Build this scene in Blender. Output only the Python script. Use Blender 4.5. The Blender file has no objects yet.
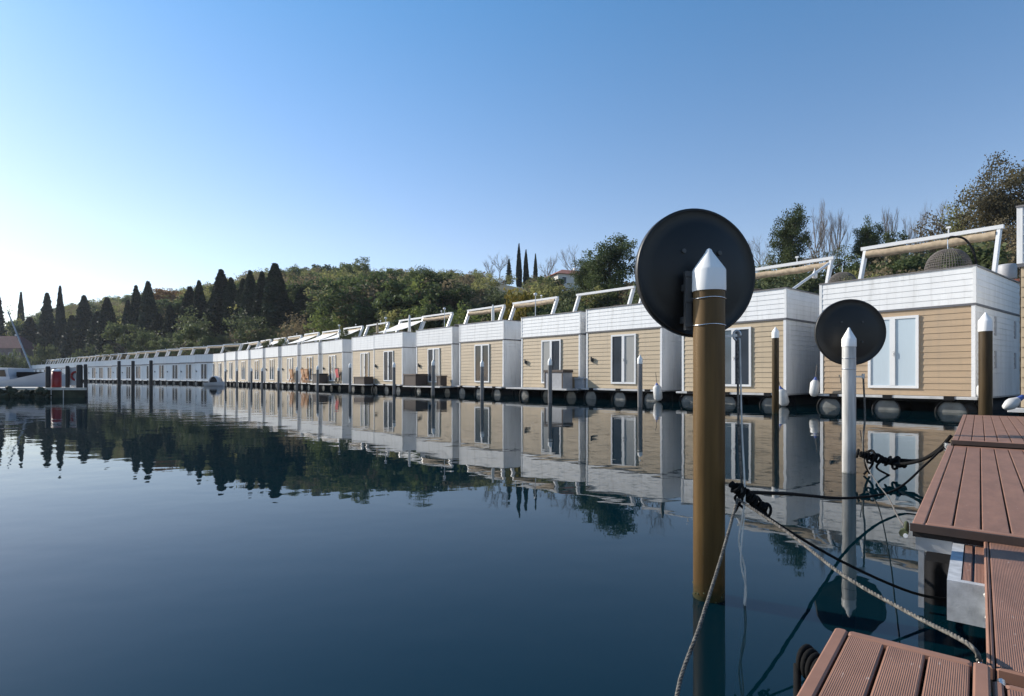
import bpy, math, random
import numpy as np
from mathutils import Vector, Matrix
random.seed(7)
rng = np.random.default_rng(11)
scene = bpy.context.scene
C = scene.collection
R = math.radians
F_PX, HOR, EYE = 569.0, 376.6, 1.0

def at(px, D, py=None, z=None):
    """measured photo column at real distance D -> world point"""
    x = (px - 512.0) / F_PX * D
    if z is None:
        z = EYE + (HOR - py) / F_PX * D if py is not None else 0.0
    return Vector((x, D, z))

# ------------------------------------------------------------------ materials
MATS = {}
def new_mat(name):
    m = bpy.data.materials.new(name); m.use_nodes = True
    MATS[name] = m
    nt = m.node_tree
    return m, nt, nt.nodes, nt.links, nt.nodes['Principled BSDF']

def mat(name, col, rough=0.6, var=0.12, scale=6.0, metallic=0.0, spec=0.5, bump=0.0, bscale=60.0, detail=5.0, coords='Object', col2=None, stretch=None, orand=0.0, grime=0.0):
    m, nt, N, L, P = new_mat(name)
    P.inputs['Roughness'].default_value = rough
    P.inputs['Metallic'].default_value = metallic
    P.inputs['Specular IOR Level'].default_value = spec
    tc = N.new('ShaderNodeTexCoord')
    mp = N.new('ShaderNodeMapping'); L.new(tc.outputs[coords], mp.inputs['Vector'])
    if stretch: mp.inputs['Scale'].default_value = stretch
    nz = N.new('ShaderNodeTexNoise'); nz.inputs['Scale'].default_value = scale; nz.inputs['Detail'].default_value = detail
    L.new(mp.outputs['Vector'], nz.inputs['Vector'])
    rp = N.new('ShaderNodeValToRGB')
    c2 = col2 if col2 else tuple(min(1, c * (1 + var)) for c in col)
    c1 = tuple(c * (1 - var) for c in col) if not col2 else col
    rp.color_ramp.elements[0].position = 0.3; rp.color_ramp.elements[1].position = 0.7
    rp.color_ramp.elements[0].color = (*c1, 1); rp.color_ramp.elements[1].color = (*c2, 1)
    L.new(nz.outputs['Fac'], rp.inputs['Fac'])
    csock = rp.outputs['Color']
    if grime:
        mg = N.new('ShaderNodeMapping'); mg.inputs['Scale'].default_value = (5.0, 5.0, 0.45); L.new(tc.outputs[coords], mg.inputs['Vector'])
        gn = N.new('ShaderNodeTexNoise'); gn.inputs['Scale'].default_value = 1.4; gn.inputs['Detail'].default_value = 7; gn.inputs['Roughness'].default_value = 0.65
        L.new(mg.outputs['Vector'], gn.inputs['Vector'])
        gr = N.new('ShaderNodeMapRange'); gr.inputs['From Min'].default_value = 0.52; gr.inputs['From Max'].default_value = 0.74; gr.inputs['To Max'].default_value = grime
        L.new(gn.outputs['Fac'], gr.inputs['Value'])
        gx = N.new('ShaderNodeMix'); gx.data_type = 'RGBA'; L.new(gr.outputs[0], gx.inputs[0]); L.new(csock, gx.inputs[6]); gx.inputs[7].default_value = (0.17, 0.155, 0.125, 1)
        csock = gx.outputs[2]
    if orand:
        oi = N.new('ShaderNodeObjectInfo'); mv = N.new('ShaderNodeMapRange'); mv.inputs['To Min'].default_value = 1-orand; mv.inputs['To Max'].default_value = 1+orand
        hs = N.new('ShaderNodeHueSaturation'); L.new(oi.outputs['Random'], mv.inputs['Value']); L.new(mv.outputs[0], hs.inputs['Value'])
        L.new(csock, hs.inputs['Color']); L.new(hs.outputs['Color'], P.inputs['Base Color'])
    else: L.new(csock, P.inputs['Base Color'])
    if bump:
        nb = N.new('ShaderNodeTexNoise'); nb.inputs['Scale'].default_value = bscale; nb.inputs['Detail'].default_value = 4
        L.new(mp.outputs['Vector'], nb.inputs['Vector'])
        b = N.new('ShaderNodeBump'); b.inputs['Strength'].default_value = bump; b.inputs['Distance'].default_value = 0.01
        L.new(nb.outputs['Fac'], b.inputs['Height']); L.new(b.outputs['Normal'], P.inputs['Normal'])
    return m

M_tan = mat('tan_siding', (0.435, 0.338, 0.220), 0.5, 0.09, 1.0, bump=0.15, bscale=30, stretch=(0.5, 0.5, 9), orand=0.06, grime=0.30)
M_tan2 = mat('dimmed_tan_siding', (0.365, 0.262, 0.165), 0.5, 0.09, 1.0, bump=0.15, bscale=30, stretch=(0.5, 0.5, 9), grime=0.30)  # nearest house front: tan darkened to carry its dimmer, grazing light
M_white = mat('white_siding', (0.70, 0.70, 0.695), 0.42, 0.07, 1.6, stretch=(1.6, 1.6, 0.35), orand=0.07, grime=0.32)
M_trim = mat('white_trim', (0.66, 0.66, 0.66), 0.4, 0.03, 4)
M_drip = mat('grey_flashing', (0.10, 0.10, 0.11), 0.5, 0.1, 4)
M_capm = mat('parapet_cap', (0.16, 0.15, 0.15), 0.5, 0.1, 4)
M_roof = mat('roof_boards', (0.25, 0.22, 0.2), 0.8, 0.15, 3)
M_deck = mat('deck_edge', (0.42, 0.42, 0.42), 0.5, 0.15, 5)
M_black = mat('black_rubber', (0.010, 0.010, 0.011), 0.65, 0.3, 8, spec=0.2)
M_float = mat('grey_float', (0.13, 0.135, 0.13), 0.45, 0.25, 5)
M_under = mat('dark_underframe', (0.012, 0.012, 0.013), 0.85, 0.2, 4, spec=0.12)
M_glass = mat('dark_glass', (0.035, 0.045, 0.055), 0.06, 0.35, 0.8, spec=0.35)
M_glass3 = mat('shaded_glass', (0.03, 0.04, 0.055), 0.25, 0.3, 0.8, spec=0.15)
M_glass2 = mat('curtained_glass', (0.42, 0.50, 0.56), 0.12, 0.06, 12, stretch=(30, 1, 0.3))
M_awn = mat('rolled_canvas', (0.40, 0.31, 0.21), 0.85, 0.25, 7)
M_canvas = mat('white_canvas', (0.72, 0.70, 0.66), 0.8, 0.06, 3)
M_metal = mat('grey_metal', (0.42, 0.43, 0.45), 0.38, 0.12, 18, metallic=0.6)
M_steel = mat('bright_steel', (0.65, 0.65, 0.66), 0.25, 0.1, 20, metallic=1.0)
M_lamp = mat('dark_lamp', (0.05, 0.05, 0.05), 0.5, 0.1)
M_wick = mat('grey_wicker', (0.13, 0.112, 0.10), 0.8, 0.3, 40)
M_dwick = mat('brown_wicker', (0.07, 0.05, 0.04), 0.8, 0.3, 40)
M_grey = mat('grey_plastic', (0.33, 0.33, 0.34), 0.55, 0.1, 6)
M_red = mat('red_paint', (0.27, 0.010, 0.010), 0.45, 0.12, 5)
M_pink = mat('red_towel', (0.55, 0.10, 0.10), 0.9, 0.2, 9)
M_orange = mat('orange_wood', (0.50, 0.24, 0.10), 0.7, 0.2, 9)
M_rust = mat('red_brown_timber', (0.16, 0.055, 0.035), 0.8, 0.25, 7)
M_fend = mat('white_fender', (0.50, 0.50, 0.49), 0.4, 0.08, 6)
M_blue = mat('blue_rubber', (0.05, 0.09, 0.30), 0.5, 0.1, 6)
M_boat = mat('boat_white', (0.46, 0.46, 0.48), 0.3, 0.06, 2)
M_stone = mat('plaster_wall', (0.62, 0.60, 0.56), 0.9, 0.08, 0.8)
M_tile = mat('clay_roof', (0.30, 0.11, 0.07), 0.85, 0.25, 2.5)
M_concrete = mat('quay_concrete', (0.46, 0.43, 0.38), 0.85, 0.2, 3)
M_moss = mat('mossy_side', (0.028, 0.033, 0.018), 0.9, 0.5, 3)
M_dullwall = mat('dull_pink_plaster', (0.20, 0.15, 0.14), 0.9, 0.15, 0.8)
M_dulltile = mat('dull_red_roof', (0.14, 0.045, 0.045), 0.85, 0.25, 2.5)
M_bark = mat('bark', (0.085, 0.068, 0.055), 0.9, 0.3, 3)
M_twig = mat('pale_twig', (0.17, 0.145, 0.125), 0.9, 0.2, 3)
M_blk = mat('mirror_back', (0.0085, 0.0078, 0.0072), 0.46, 0.45, 3.0, spec=0.4, bump=0.06, bscale=14, detail=8)
M_capw = mat('pole_cap_white', (0.78, 0.76, 0.71), 0.42, 0.09, 3.5, col2=(0.88, 0.87, 0.85), detail=9, stretch=(2, 2, 0.7))
M_ropeb = mat('black_rope', (0.009, 0.009, 0.009), 0.9, 0.3, 60, spec=0.12)
M_ropeg = mat('grey_rope', (0.025, 0.022, 0.02), 0.85, 0.35, 90, col2=(0.19, 0.175, 0.15), detail=2)
M_ropew = mat('pale_string', (0.55, 0.54, 0.50), 0.8, 0.2, 30)
M_green = mat('weedy_cleat', (0.05, 0.06, 0.025), 0.8, 0.4, 30)

def pole_mat(name, top, wet, zw=0.16, streak=0.28):
    """painted pole, weed-stained close to the water line"""
    m, nt, N, L, P = new_mat(name)
    P.inputs['Roughness'].default_value = 0.5; P.inputs['Specular IOR Level'].default_value = 0.25
    tc = N.new('ShaderNodeTexCoord')
    mp = N.new('ShaderNodeMapping'); mp.inputs['Scale'].default_value = (14, 14, 1.3)
    L.new(tc.outputs['Object'], mp.inputs['Vector'])
    nz = N.new('ShaderNodeTexNoise'); nz.inputs['Scale'].default_value = 1.6; nz.inputs['Detail'].default_value = 6
    L.new(mp.outputs['Vector'], nz.inputs['Vector'])
    rp = N.new('ShaderNodeValToRGB')
    rp.color_ramp.elements[0].position = 0.32; rp.color_ramp.elements[1].position = 0.68
    rp.color_ramp.elements[0].color = (*[c * (1 - streak) for c in top], 1)
    rp.color_ramp.elements[1].color = (*[min(1, c * (1 + streak)) for c in top], 1)
    L.new(nz.outputs['Fac'], rp.inputs['Fac'])
    sp = N.new('ShaderNodeSeparateXYZ'); L.new(tc.outputs['Object'], sp.inputs['Vector'])
    n2 = N.new('ShaderNodeTexNoise'); n2.inputs['Scale'].default_value = 28; n2.inputs['Detail'].default_value = 5
    L.new(tc.outputs['Object'], n2.inputs['Vector'])
    ad = N.new('ShaderNodeMath'); ad.operation = 'MULTIPLY_ADD'; ad.inputs[1].default_value = 0.16
    L.new(n2.outputs['Fac'], ad.inputs[0]); L.new(sp.outputs['Z'], ad.inputs[2])
    mr = N.new('ShaderNodeMapRange'); mr.inputs['From Min'].default_value = zw; mr.inputs['From Max'].default_value = zw - 0.07
    L.new(ad.outputs[0], mr.inputs['Value'])
    mx = N.new('ShaderNodeMix'); mx.data_type = 'RGBA'
    L.new(mr.outputs[0], mx.inputs[0]); L.new(rp.outputs['Color'], mx.inputs[6])
    lo = N.new('ShaderNodeMapRange'); lo.inputs['From Min'].default_value = 0.0; lo.inputs['From Max'].default_value = -0.12
    L.new(sp.outputs['Z'], lo.inputs['Value'])
    wm = N.new('ShaderNodeMix'); wm.data_type = 'RGBA'; wm.inputs[6].default_value = (*wet, 1); wm.inputs[7].default_value = (0.085, 0.12, 0.03, 1)
    L.new(lo.outputs[0], wm.inputs[0]); L.new(wm.outputs[2], mx.inputs[7])
    mp3 = N.new('ShaderNodeMapping'); mp3.inputs['Scale'].default_value = (30, 30, 4.5); L.new(tc.outputs['Object'], mp3.inputs['Vector'])
    dn = N.new('ShaderNodeTexNoise'); dn.inputs['Scale'].default_value = 1.1; dn.inputs['Detail'].default_value = 7; dn.inputs['Roughness'].default_value = 0.7
    L.new(mp3.outputs['Vector'], dn.inputs['Vector'])
    dm = N.new('ShaderNodeMapRange'); dm.inputs['From Min'].default_value = 0.665; dm.inputs['From Max'].default_value = 0.72; dm.inputs['To Max'].default_value = 0.6
    L.new(dn.outputs['Fac'], dm.inputs['Value'])
    dx = N.new('ShaderNodeMix'); dx.data_type = 'RGBA'; L.new(dm.outputs[0], dx.inputs[0]); L.new(mx.outputs[2], dx.inputs[6]); dx.inputs[7].default_value = (0.22, 0.20, 0.16, 1)
    L.new(dx.outputs[2], P.inputs['Base Color'])
    bb = N.new('ShaderNodeBump'); bb.inputs['Strength'].default_value = 0.25; bb.inputs['Distance'].default_value = 0.003
    L.new(nz.outputs['Fac'], bb.inputs['Height']); L.new(bb.outputs['Normal'], P.inputs['Normal'])
    return m
M_pbrown = pole_mat('pole_brown_paint', (0.112, 0.066, 0.023), (0.035, 0.036, 0.014))
M_pbrown2 = pole_mat('pole_dark_brown_paint', (0.052, 0.034, 0.015), (0.03, 0.03, 0.014))
M_pgrey = pole_mat('pole_grey_paint', (0.50, 0.49, 0.47), (0.10, 0.11, 0.07), zw=0.1)
M_pslate = pole_mat('pole_slate_paint', (0.20, 0.19, 0.185), (0.05, 0.05, 0.04))
M_pdark = pole_mat('pole_dark_timber', (0.035, 0.030, 0.028), (0.012, 0.012, 0.01))

def plank_mat(name, base, rib_rot=0.0, rib=270.0):
    """composite decking: fine ribs as bump and wear blotches; local x along the boards"""
    m, nt, N, L, P = new_mat(name)
    P.inputs['Roughness'].default_value = 0.62
    tc = N.new('ShaderNodeTexCoord')
    mp = N.new('ShaderNodeMapping'); mp.inputs['Rotation'].default_value = (0, 0, rib_rot)
    L.new(tc.outputs['Object'], mp.inputs['Vector'])
    wv = N.new('ShaderNodeTexWave'); wv.bands_direction = 'Y'; wv.inputs['Scale'].default_value = rib / 6.2832 * 2
    wv.inputs['Distortion'].default_value = 0.0
    L.new(mp.outputs['Vector'], wv.inputs['Vector'])
    nz = N.new('ShaderNodeTexNoise'); nz.inputs['Scale'].default_value = 3.2; nz.inputs['Detail'].default_value = 10; nz.inputs['Roughness'].default_value = 0.72
    mp2 = N.new('ShaderNodeMapping'); mp2.inputs['Scale'].default_value = (1, 3, 1)
    L.new(tc.outputs['Object'], mp2.inputs['Vector']); L.new(mp2.outputs['Vector'], nz.inputs['Vector'])
    rp = N.new('ShaderNodeValToRGB')
    rp.color_ramp.elements[0].position = 0.28; rp.color_ramp.elements[1].position = 0.72
    rp.color_ramp.elements[0].color = (*[c * 0.72 for c in base], 1)
    rp.color_ramp.elements[1].color = (*[c * 1.25 for c in base], 1)
    L.new(nz.outputs['Fac'], rp.inputs['Fac'])
    # scattered pale scuffs
    vz = N.new('ShaderNodeTexNoise'); vz.inputs['Scale'].default_value = 22; vz.inputs['Detail'].default_value = 3
    L.new(mp2.outputs['Vector'], vz.inputs['Vector'])
    mr = N.new('ShaderNodeMapRange'); mr.inputs['From Min'].default_value = 0.665; mr.inputs['From Max'].default_value = 0.74
    mr.inputs['To Max'].default_value = 0.55
    L.new(vz.outputs['Fac'], mr.inputs['Value'])
    mx = N.new('ShaderNodeMix'); mx.data_type = 'RGBA'
    L.new(mr.outputs[0], mx.inputs[0]); L.new(rp.outputs['Color'], mx.inputs[6])
    mx.inputs[7].default_value = (0.42, 0.33, 0.28, 1)
    L.new(mx.outputs[2], P.inputs['Base Color'])
    b = N.new('ShaderNodeBump'); b.inputs['Strength'].default_value = 0.7; b.inputs['Distance'].default_value = 0.0011
    L.new(wv.outputs['Fac'], b.inputs['Height']); L.new(b.outputs['Normal'], P.inputs['Normal'])
    return m
M_plank = plank_mat('decking_board', (0.235, 0.120, 0.080))
M_plank2 = plank_mat('decking_ramp_board', (0.215, 0.111, 0.076), rib=240)
M_fascia = mat('decking_fascia', (0.045, 0.028, 0.022), 0.55, 0.2, 9)
M_border = mat('decking_border', (0.255, 0.130, 0.086), 0.6, 0.12, 9)
M_gap = mat('deck_gap', (0.012, 0.009, 0.008), 0.9, 0.1)
M_block = mat('galvanised_block', (0.40, 0.41, 0.42), 0.6, 0.22, 24, bump=0.07, bscale=160)

def leaf_mat(name, c1, c2, trans=0.3, scale=0.35):
    m, nt, N, L, P = new_mat(name)
    P.inputs['Roughness'].default_value = 0.7; P.inputs['Specular IOR Level'].default_value = 0.25
    tc = N.new('ShaderNodeTexCoord'); ge = N.new('ShaderNodeNewGeometry')
    oi = N.new('ShaderNodeObjectInfo')
    nz = N.new('ShaderNodeTexNoise'); nz.inputs['Scale'].default_value = scale; nz.inputs['Detail'].default_value = 5
    L.new(ge.outputs['Position'], nz.inputs['Vector'])
    rp = N.new('ShaderNodeValToRGB')
    rp.color_ramp.elements[0].position = 0.32; rp.color_ramp.elements[1].position = 0.68
    rp.color_ramp.elements[0].color = (*c1, 1); rp.color_ramp.elements[1].color = (*c2, 1)
    L.new(nz.outputs['Fac'], rp.inputs['Fac'])
    hs = N.new('ShaderNodeHueSaturation')
    mv = N.new('ShaderNodeMapRange'); mv.inputs['To Min'].default_value = 0.75; mv.inputs['To Max'].default_value = 1.3
    L.new(oi.outputs['Random'], mv.inputs['Value']); L.new(mv.outputs[0], hs.inputs['Value'])
    L.new(rp.outputs['Color'], hs.inputs['Color'])
    L.new(hs.outputs['Color'], P.inputs['Base Color'])
    tr = N.new('ShaderNodeBsdfTranslucent'); L.new(hs.outputs['Color'], tr.inputs['Color'])
    mx = N.new('ShaderNodeMixShader'); mx.inputs[0].default_value = trans
    out = N['Material Output']
    L.new(P.outputs[0], mx.inputs[1]); L.new(tr.outputs[0], mx.inputs[2]); L.new(mx.outputs[0], out.inputs['Surface'])
    return m
LM = {
 'cypress': leaf_mat('cypress_leaf', (0.014, 0.023, 0.014), (0.036, 0.050, 0.026), 0.15),
 'pine': leaf_mat('pine_leaf', (0.030, 0.048, 0.020), (0.105, 0.135, 0.048), 0.38),
 'decid': leaf_mat('spring_leaf', (0.12, 0.125, 0.050), (0.28, 0.27, 0.10), 0.5),
 'brown': leaf_mat('brown_leaf', (0.11, 0.090, 0.055), (0.22, 0.175, 0.10), 0.45),
 'ochre': leaf_mat('ochre_leaf', (0.17, 0.085, 0.030), (0.28, 0.145, 0.050), 0.4),
 'lime': leaf_mat('lime_leaf', (0.10, 0.13, 0.035), (0.20, 0.23, 0.07), 0.4),
 'yellow': leaf_mat('yellow_leaf', (0.15, 0.12, 0.020), (0.27, 0.21, 0.035), 0.4),
 'olive': leaf_mat('olive_leaf', (0.060, 0.075, 0.035), (0.13, 0.15, 0.065), 0.35),
}

# ------------------------------------------------------------------ mesh builder
class MB:
    def __init__(s): s.v, s.f, s.sm = [], [], []
    def add(s, vs, fs, smooth=False):
        o = len(s.v); s.v += [tuple(p) for p in vs]
        s.f += [tuple(i + o for i in f) for f in fs]; s.sm += [smooth] * len(fs)
    def box(s, a, b, mtx=None):
        x0, y0, z0 = a; x1, y1, z1 = b
        vs = [(x0,y0,z0),(x1,y0,z0),(x1,y1,z0),(x0,y1,z0),(x0,y0,z1),(x1,y0,z1),(x1,y1,z1),(x0,y1,z1)]
        if mtx: vs = [mtx @ Vector(p) for p in vs]
        s.add(vs, [(3,2,1,0),(4,5,6,7),(0,1,5,4),(1,2,6,5),(2,3,7,6),(3,0,4,7)])
    def bbox(s, a, b, c=0.006):
        """box with chamfered vertical and top edges"""
        x0, y0, z0 = a; x1, y1, z1 = b
        ring = lambda d, z: [(x0+c+d,y0+d,z),(x1-c-d,y0+d,z),(x1-d,y0+c+d,z),(x1-d,y1-c-d,z),(x1-c-d,y1-d,z),(x0+c+d,y1-d,z),(x0+d,y1-c-d,z),(x0+d,y0+c+d,z)]
        vs = ring(0, z0) + ring(0, z1 - c) + ring(c, z1)
        fs = [tuple(range(7, -1, -1)), tuple(range(16, 24))]
        for k in (0, 8):
            for i in range(8):
                j = (i + 1) % 8; fs.append((k+i, k+j, k+8+j, k+8+i))
        s.add(vs, fs)
    def bar(s, p, q, wx, wy, up=(0, 0, 1)):
        p, q = Vector(p), Vector(q); d = (q - p).normalized(); u = Vector(up)
        if abs(d.dot(u)) > 0.98: u = Vector((0, 1, 0))
        r = d.cross(u).normalized(); u2 = r.cross(d)
        vs = []
        for c in (p, q):
            for a, b in ((-1,-1),(1,-1),(1,1),(-1,1)): vs.append(c + r*(a*wx/2) + u2*(b*wy/2))
        s.add(vs, [(3,2,1,0),(4,5,6,7),(0,1,5,4),(1,2,6,5),(2,3,7,6),(3,0,4,7)])
    def tube(s, pts, rad, n=8, caps=True, smooth=True):
        pts = [Vector(p) for p in pts]
        if not hasattr(rad, '__len__'): rad = [rad] * len(pts)
        vs, fs = [], []; pr = None
        for i, p in enumerate(pts):
            d = (pts[min(i+1, len(pts)-1)] - pts[max(i-1, 0)])
            d = d.normalized() if d.length > 1e-9 else Vector((0,0,1))
            if pr is None:
                a = Vector((0,0,1)) if abs(d.z) < 0.9 else Vector((1,0,0))
                pr = d.cross(a).normalized()
            else:
                pr = (pr - d * pr.dot(d)); pr = pr.normalized() if pr.length > 1e-9 else d.orthogonal().normalized()
            b = d.cross(pr)
            for k in range(n):
                t = 2*math.pi*k/n; vs.append(p + (pr*math.cos(t) + b*math.sin(t)) * rad[i])
        for i in range(len(pts)-1):
            for k in range(n):
                fs.append((i*n+k, i*n+(k+1)%n, (i+1)*n+(k+1)%n, (i+1)*n+k))
        s.add(vs, fs, smooth)
        if caps:
            m = len(pts)-1
            s.add([vs[k] for k in range(n)], [tuple(range(n-1,-1,-1))]); s.add([vs[m*n+k] for k in range(n)], [tuple(range(n))])
    def lathe(s, prof, n=24, mtx=None, smooth=True, z_axis=True):
        vs, fs = [], []
        for (r, z) in prof:
            for k in range(n):
                t = 2*math.pi*k/n; vs.append(Vector((r*math.cos(t), r*math.sin(t), z)))
        if mtx: vs = [mtx @ v for v in vs]
        for i in range(len(prof)-1):
            for k in range(n): fs.append((i*n+k, i*n+(k+1)%n, (i+1)*n+(k+1)%n, (i+1)*n+k))
        s.add(vs, fs, smooth)
    def siding(s, x0, x1, z0, z1, pitch, depth, mtx):
        """lap boards on a plane: local x along, y<0 outward"""
        n = max(1, round((z1-z0)/pitch)); h = (z1-z0)/n
        for i in range(n):
            a, b = z0+i*h, z0+(i+1)*h
            vs = [(x0,-depth,a),(x1,-depth,a),(x1,-0.003,b),(x0,-0.003,b),(x0,-0.003,a),(x1,-0.003,a)]
            s.add([mtx @ Vector(p) for p in vs], [(0,1,2,3),(4,5,1,0)])
        s.add([mtx @ Vector(p) for p in ((x0,0.0,z0),(x1,0.0,z0),(x1,0.0,z1),(x0,0.0,z1))], [(0,1,2,3)])
    def mesh(s, name, m):
        me = bpy.data.meshes.new(name); me.from_pydata(s.v, [], s.f)
        me.polygons.foreach_set('use_smooth', s.sm); me.materials.append(m); me.update(); return me
    def build(s, name, m, parent=None, loc=None):
        o = bpy.data.objects.new(name, s.mesh(name, m)); C.objects.link(o)
        if parent: o.parent = parent
        if loc: o.location = loc
        return o

def tag(o, label, cat, group=None):
    o['label'] = label; o['category'] = cat
    if group: o['group'] = group
    return o
def thing(name, label, cat, loc=(0,0,0), rz=0.0, group=None):
    o = bpy.data.objects.new(name, None); C.objects.link(o)
    o.empty_display_size = 0.2
    o.location = loc; o.rotation_euler = (0, 0, rz)
    return tag(o, label, cat, group)
def copy_tree(o, parent=None):
    c = o.copy(); C.objects.link(c); c.parent = parent
    for ch in list(o.children): copy_tree(ch, c)
    return c
ORD = 'first second third fourth fifth sixth seventh eighth ninth tenth eleventh twelfth thirteenth fourteenth fifteenth sixteenth seventeenth eighteenth nineteenth twentieth'.split()
ORD += ['twenty-' + w for w in ORD[:9]]
I4 = Matrix.Identity(4)

# ------------------------------------------------------------------ terrain, water, sky
A0 = np.array((12.55, 15.43)); U1 = np.array((-0.656, 0.755)); N1 = np.array((0.755, 0.656))
B0 = np.array((-39.6, 75.5)); U2 = np.array((-0.755, 0.656)); N2 = np.array((0.656, 0.755))
def sstep(a, b, x):
    t = np.clip((x-a)/(b-a), 0, 1); return t*t*(3-2*t)
def offs(X, Y):
    d1 = (X-A0[0])*N1[0] + (Y-A0[1])*N1[1]; d2 = (X-B0[0])*N2[0] + (Y-B0[1])*N2[1]
    return np.maximum(d1, d2) - 11.0
def hgt(X, Y):
    X = np.asarray(X, float); Y = np.asarray(Y, float)
    d = offs(X, Y)
    A = np.interp(X, [-330, -250, -200, -120, -40, -3, 20, 80], [52, 50, 45, 40, 41, 33, 22, 17])
    dec = 32 + 23*sstep(-80, -30, X)
    bump = 1.2*np.sin(X*0.06+1)*np.sin(Y*0.05) + 0.6*np.sin(X*0.17)*np.cos(Y*0.13+2)
    up = 0.9 + A*(1-np.exp(-np.maximum(d, 0)/dec)) + bump*sstep(5, 40, d)
    dn = np.maximum(-3.0, 0.9 + d*0.9)
    return np.where(d > 0, up, dn)
def hz(x, y): return float(hgt(x, y))

def grid(name, xs, ys, zf, m):
    X, Y = np.meshgrid(xs, ys); Z = zf(X, Y)
    v = np.stack([X, Y, Z], -1).reshape(-1, 3); nx, ny = len(xs), len(ys)
    i = np.arange((nx-1)*(ny-1)); r, c = i//(nx-1), i % (nx-1)
    q = np.stack([r*nx+c, r*nx+c+1, (r+1)*nx+c+1, (r+1)*nx+c], -1)
    me = bpy.data.meshes.new(name); me.from_pydata(v.tolist(), [], q.tolist())
    me.polygons.foreach_set('use_smooth', [True]*len(q)); me.materials.append(m)
    o = bpy.data.objects.new(name, me); C.objects.link(o); o['kind'] = 'structure'; return o

def ground_mat():
    m, nt, N, L, P = new_mat('hill_ground')
    P.inputs['Roughness'].default_value = 0.95
    ge = N.new('ShaderNodeNewGeometry')
    nz = N.new('ShaderNodeTexNoise'); nz.inputs['Scale'].default_value = 0.25; nz.inputs['Detail'].default_value = 8
    L.new(ge.outputs['Position'], nz.inputs['Vector'])
    rp = N.new('ShaderNodeValToRGB'); rp.color_ramp.elements[0].position = 0.35; rp.color_ramp.elements[1].position = 0.65
    rp.color_ramp.elements[0].color = (0.040, 0.044, 0.018, 1); rp.color_ramp.elements[1].color = (0.075, 0.072, 0.034, 1)
    L.new(nz.outputs['Fac'], rp.inputs['Fac'])
    sp = N.new('ShaderNodeSeparateXYZ'); L.new(ge.outputs['Position'], sp.inputs['Vector'])
    mr = N.new('ShaderNodeMapRange'); mr.inputs['From Min'].default_value = 0.0; mr.inputs['From Max'].default_value = -1.0
    L.new(sp.outputs['Z'], mr.inputs['Value'])
    mx = N.new('ShaderNodeMix'); mx.data_type = 'RGBA'
    L.new(mr.outputs[0], mx.inputs[0]); L.new(rp.outputs['Color'], mx.inputs[6]); mx.inputs[7].default_value = (0.012, 0.050, 0.052, 1)
    L.new(mx.outputs[2], P.inputs['Base Color'])
    return m
xs = np.concatenate([np.linspace(-3000, -420, 12), np.linspace(-400, 300, 176), np.linspace(330, 3000, 12)])
ys = np.concatenate([np.linspace(-1500, -40, 10), np.linspace(-30, 420, 130), np.linspace(460, 3000, 12)])
grid('terrain', xs, ys, hgt, ground_mat())

def water_mat():
    m, nt, N, L, P = new_mat('sea_water')
    N.remove(P); out = N['Material Output']
    ge = N.new('ShaderNodeNewGeometry')
    def noise(sc, rot, det, stretch=(1, 1, 1)):
        mp = N.new('ShaderNodeMapping'); mp.inputs['Rotation'].default_value = (0, 0, rot); mp.inputs['Scale'].default_value = stretch
        L.new(ge.outputs['Position'], mp.inputs['Vector'])
        n = N.new('ShaderNodeTexNoise'); n.inputs['Scale'].default_value = sc; n.inputs['Detail'].default_value = det
        n.inputs['Roughness'].default_value = 0.45
        L.new(mp.outputs['Vector'], n.inputs['Vector']); return n
    n1 = noise(0.9, 0.5, 2.0, (1, 1.6, 1)); n2 = noise(3.2, -0.4, 2.0, (1, 1.4, 1)); n3 = noise(0.045, 0.2, 2)
    a = N.new('ShaderNodeMath'); a.operation = 'MULTIPLY_ADD'; a.inputs[1].default_value = 0.22
    L.new(n2.outputs['Fac'], a.inputs[0]); L.new(n1.outputs['Fac'], a.inputs[2])
    mr = N.new('ShaderNodeMapRange'); mr.inputs['From Min'].default_value = 0.35; mr.inputs['From Max'].default_value = 0.65
    mr.inputs['To Min'].default_value = 0.35; mr.inputs['To Max'].default_value = 1.0
    L.new(n3.outputs['Fac'], mr.inputs['Value'])
    mu = N.new('ShaderNodeMath'); mu.operation = 'MULTIPLY'; L.new(a.outputs[0], mu.inputs[0]); L.new(mr.outputs[0], mu.inputs[1])
    b = N.new('ShaderNodeBump'); b.inputs['Strength'].default_value = 1.0; b.inputs['Distance'].default_value = WATER_BUMP
    L.new(mu.outputs[0], b.inputs['Height'])
    fr = N.new('ShaderNodeFresnel'); fr.inputs['IOR'].default_value = 1.43; L.new(b.outputs['Normal'], fr.inputs['Normal'])
    gl = N.new('ShaderNodeBsdfGlossy'); gl.inputs['Roughness'].default_value = 0.015; L.new(b.outputs['Normal'], gl.inputs['Normal'])
    df = N.new('ShaderNodeBsdfDiffuse'); df.inputs['Color'].default_value = (0.0012, 0.021, 0.033, 1)
    tr = N.new('ShaderNodeBsdfTransparent'); tr.inputs['Color'].default_value = (0.30, 0.62, 0.50, 1)
    un = N.new('ShaderNodeMixShader'); un.inputs[0].default_value = 0.45
    L.new(df.outputs[0], un.inputs[1]); L.new(tr.outputs[0], un.inputs[2])
    mx = N.new('ShaderNodeMixShader'); L.new(fr.outputs[0], mx.inputs[0])
    L.new(un.outputs[0], mx.inputs[1]); L.new(gl.outputs[0], mx.inputs[2]); L.new(mx.outputs[0], out.inputs['Surface'])
    return m
WATER_BUMP = 0.0065
wb = MB(); wb.add([(-3000,-1500,0),(3000,-1500,0),(3000,3000,0),(-3000,3000,0)], [(0,1,2,3)])
wo = wb.build('water', water_mat()); wo['kind'] = 'structure'

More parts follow.
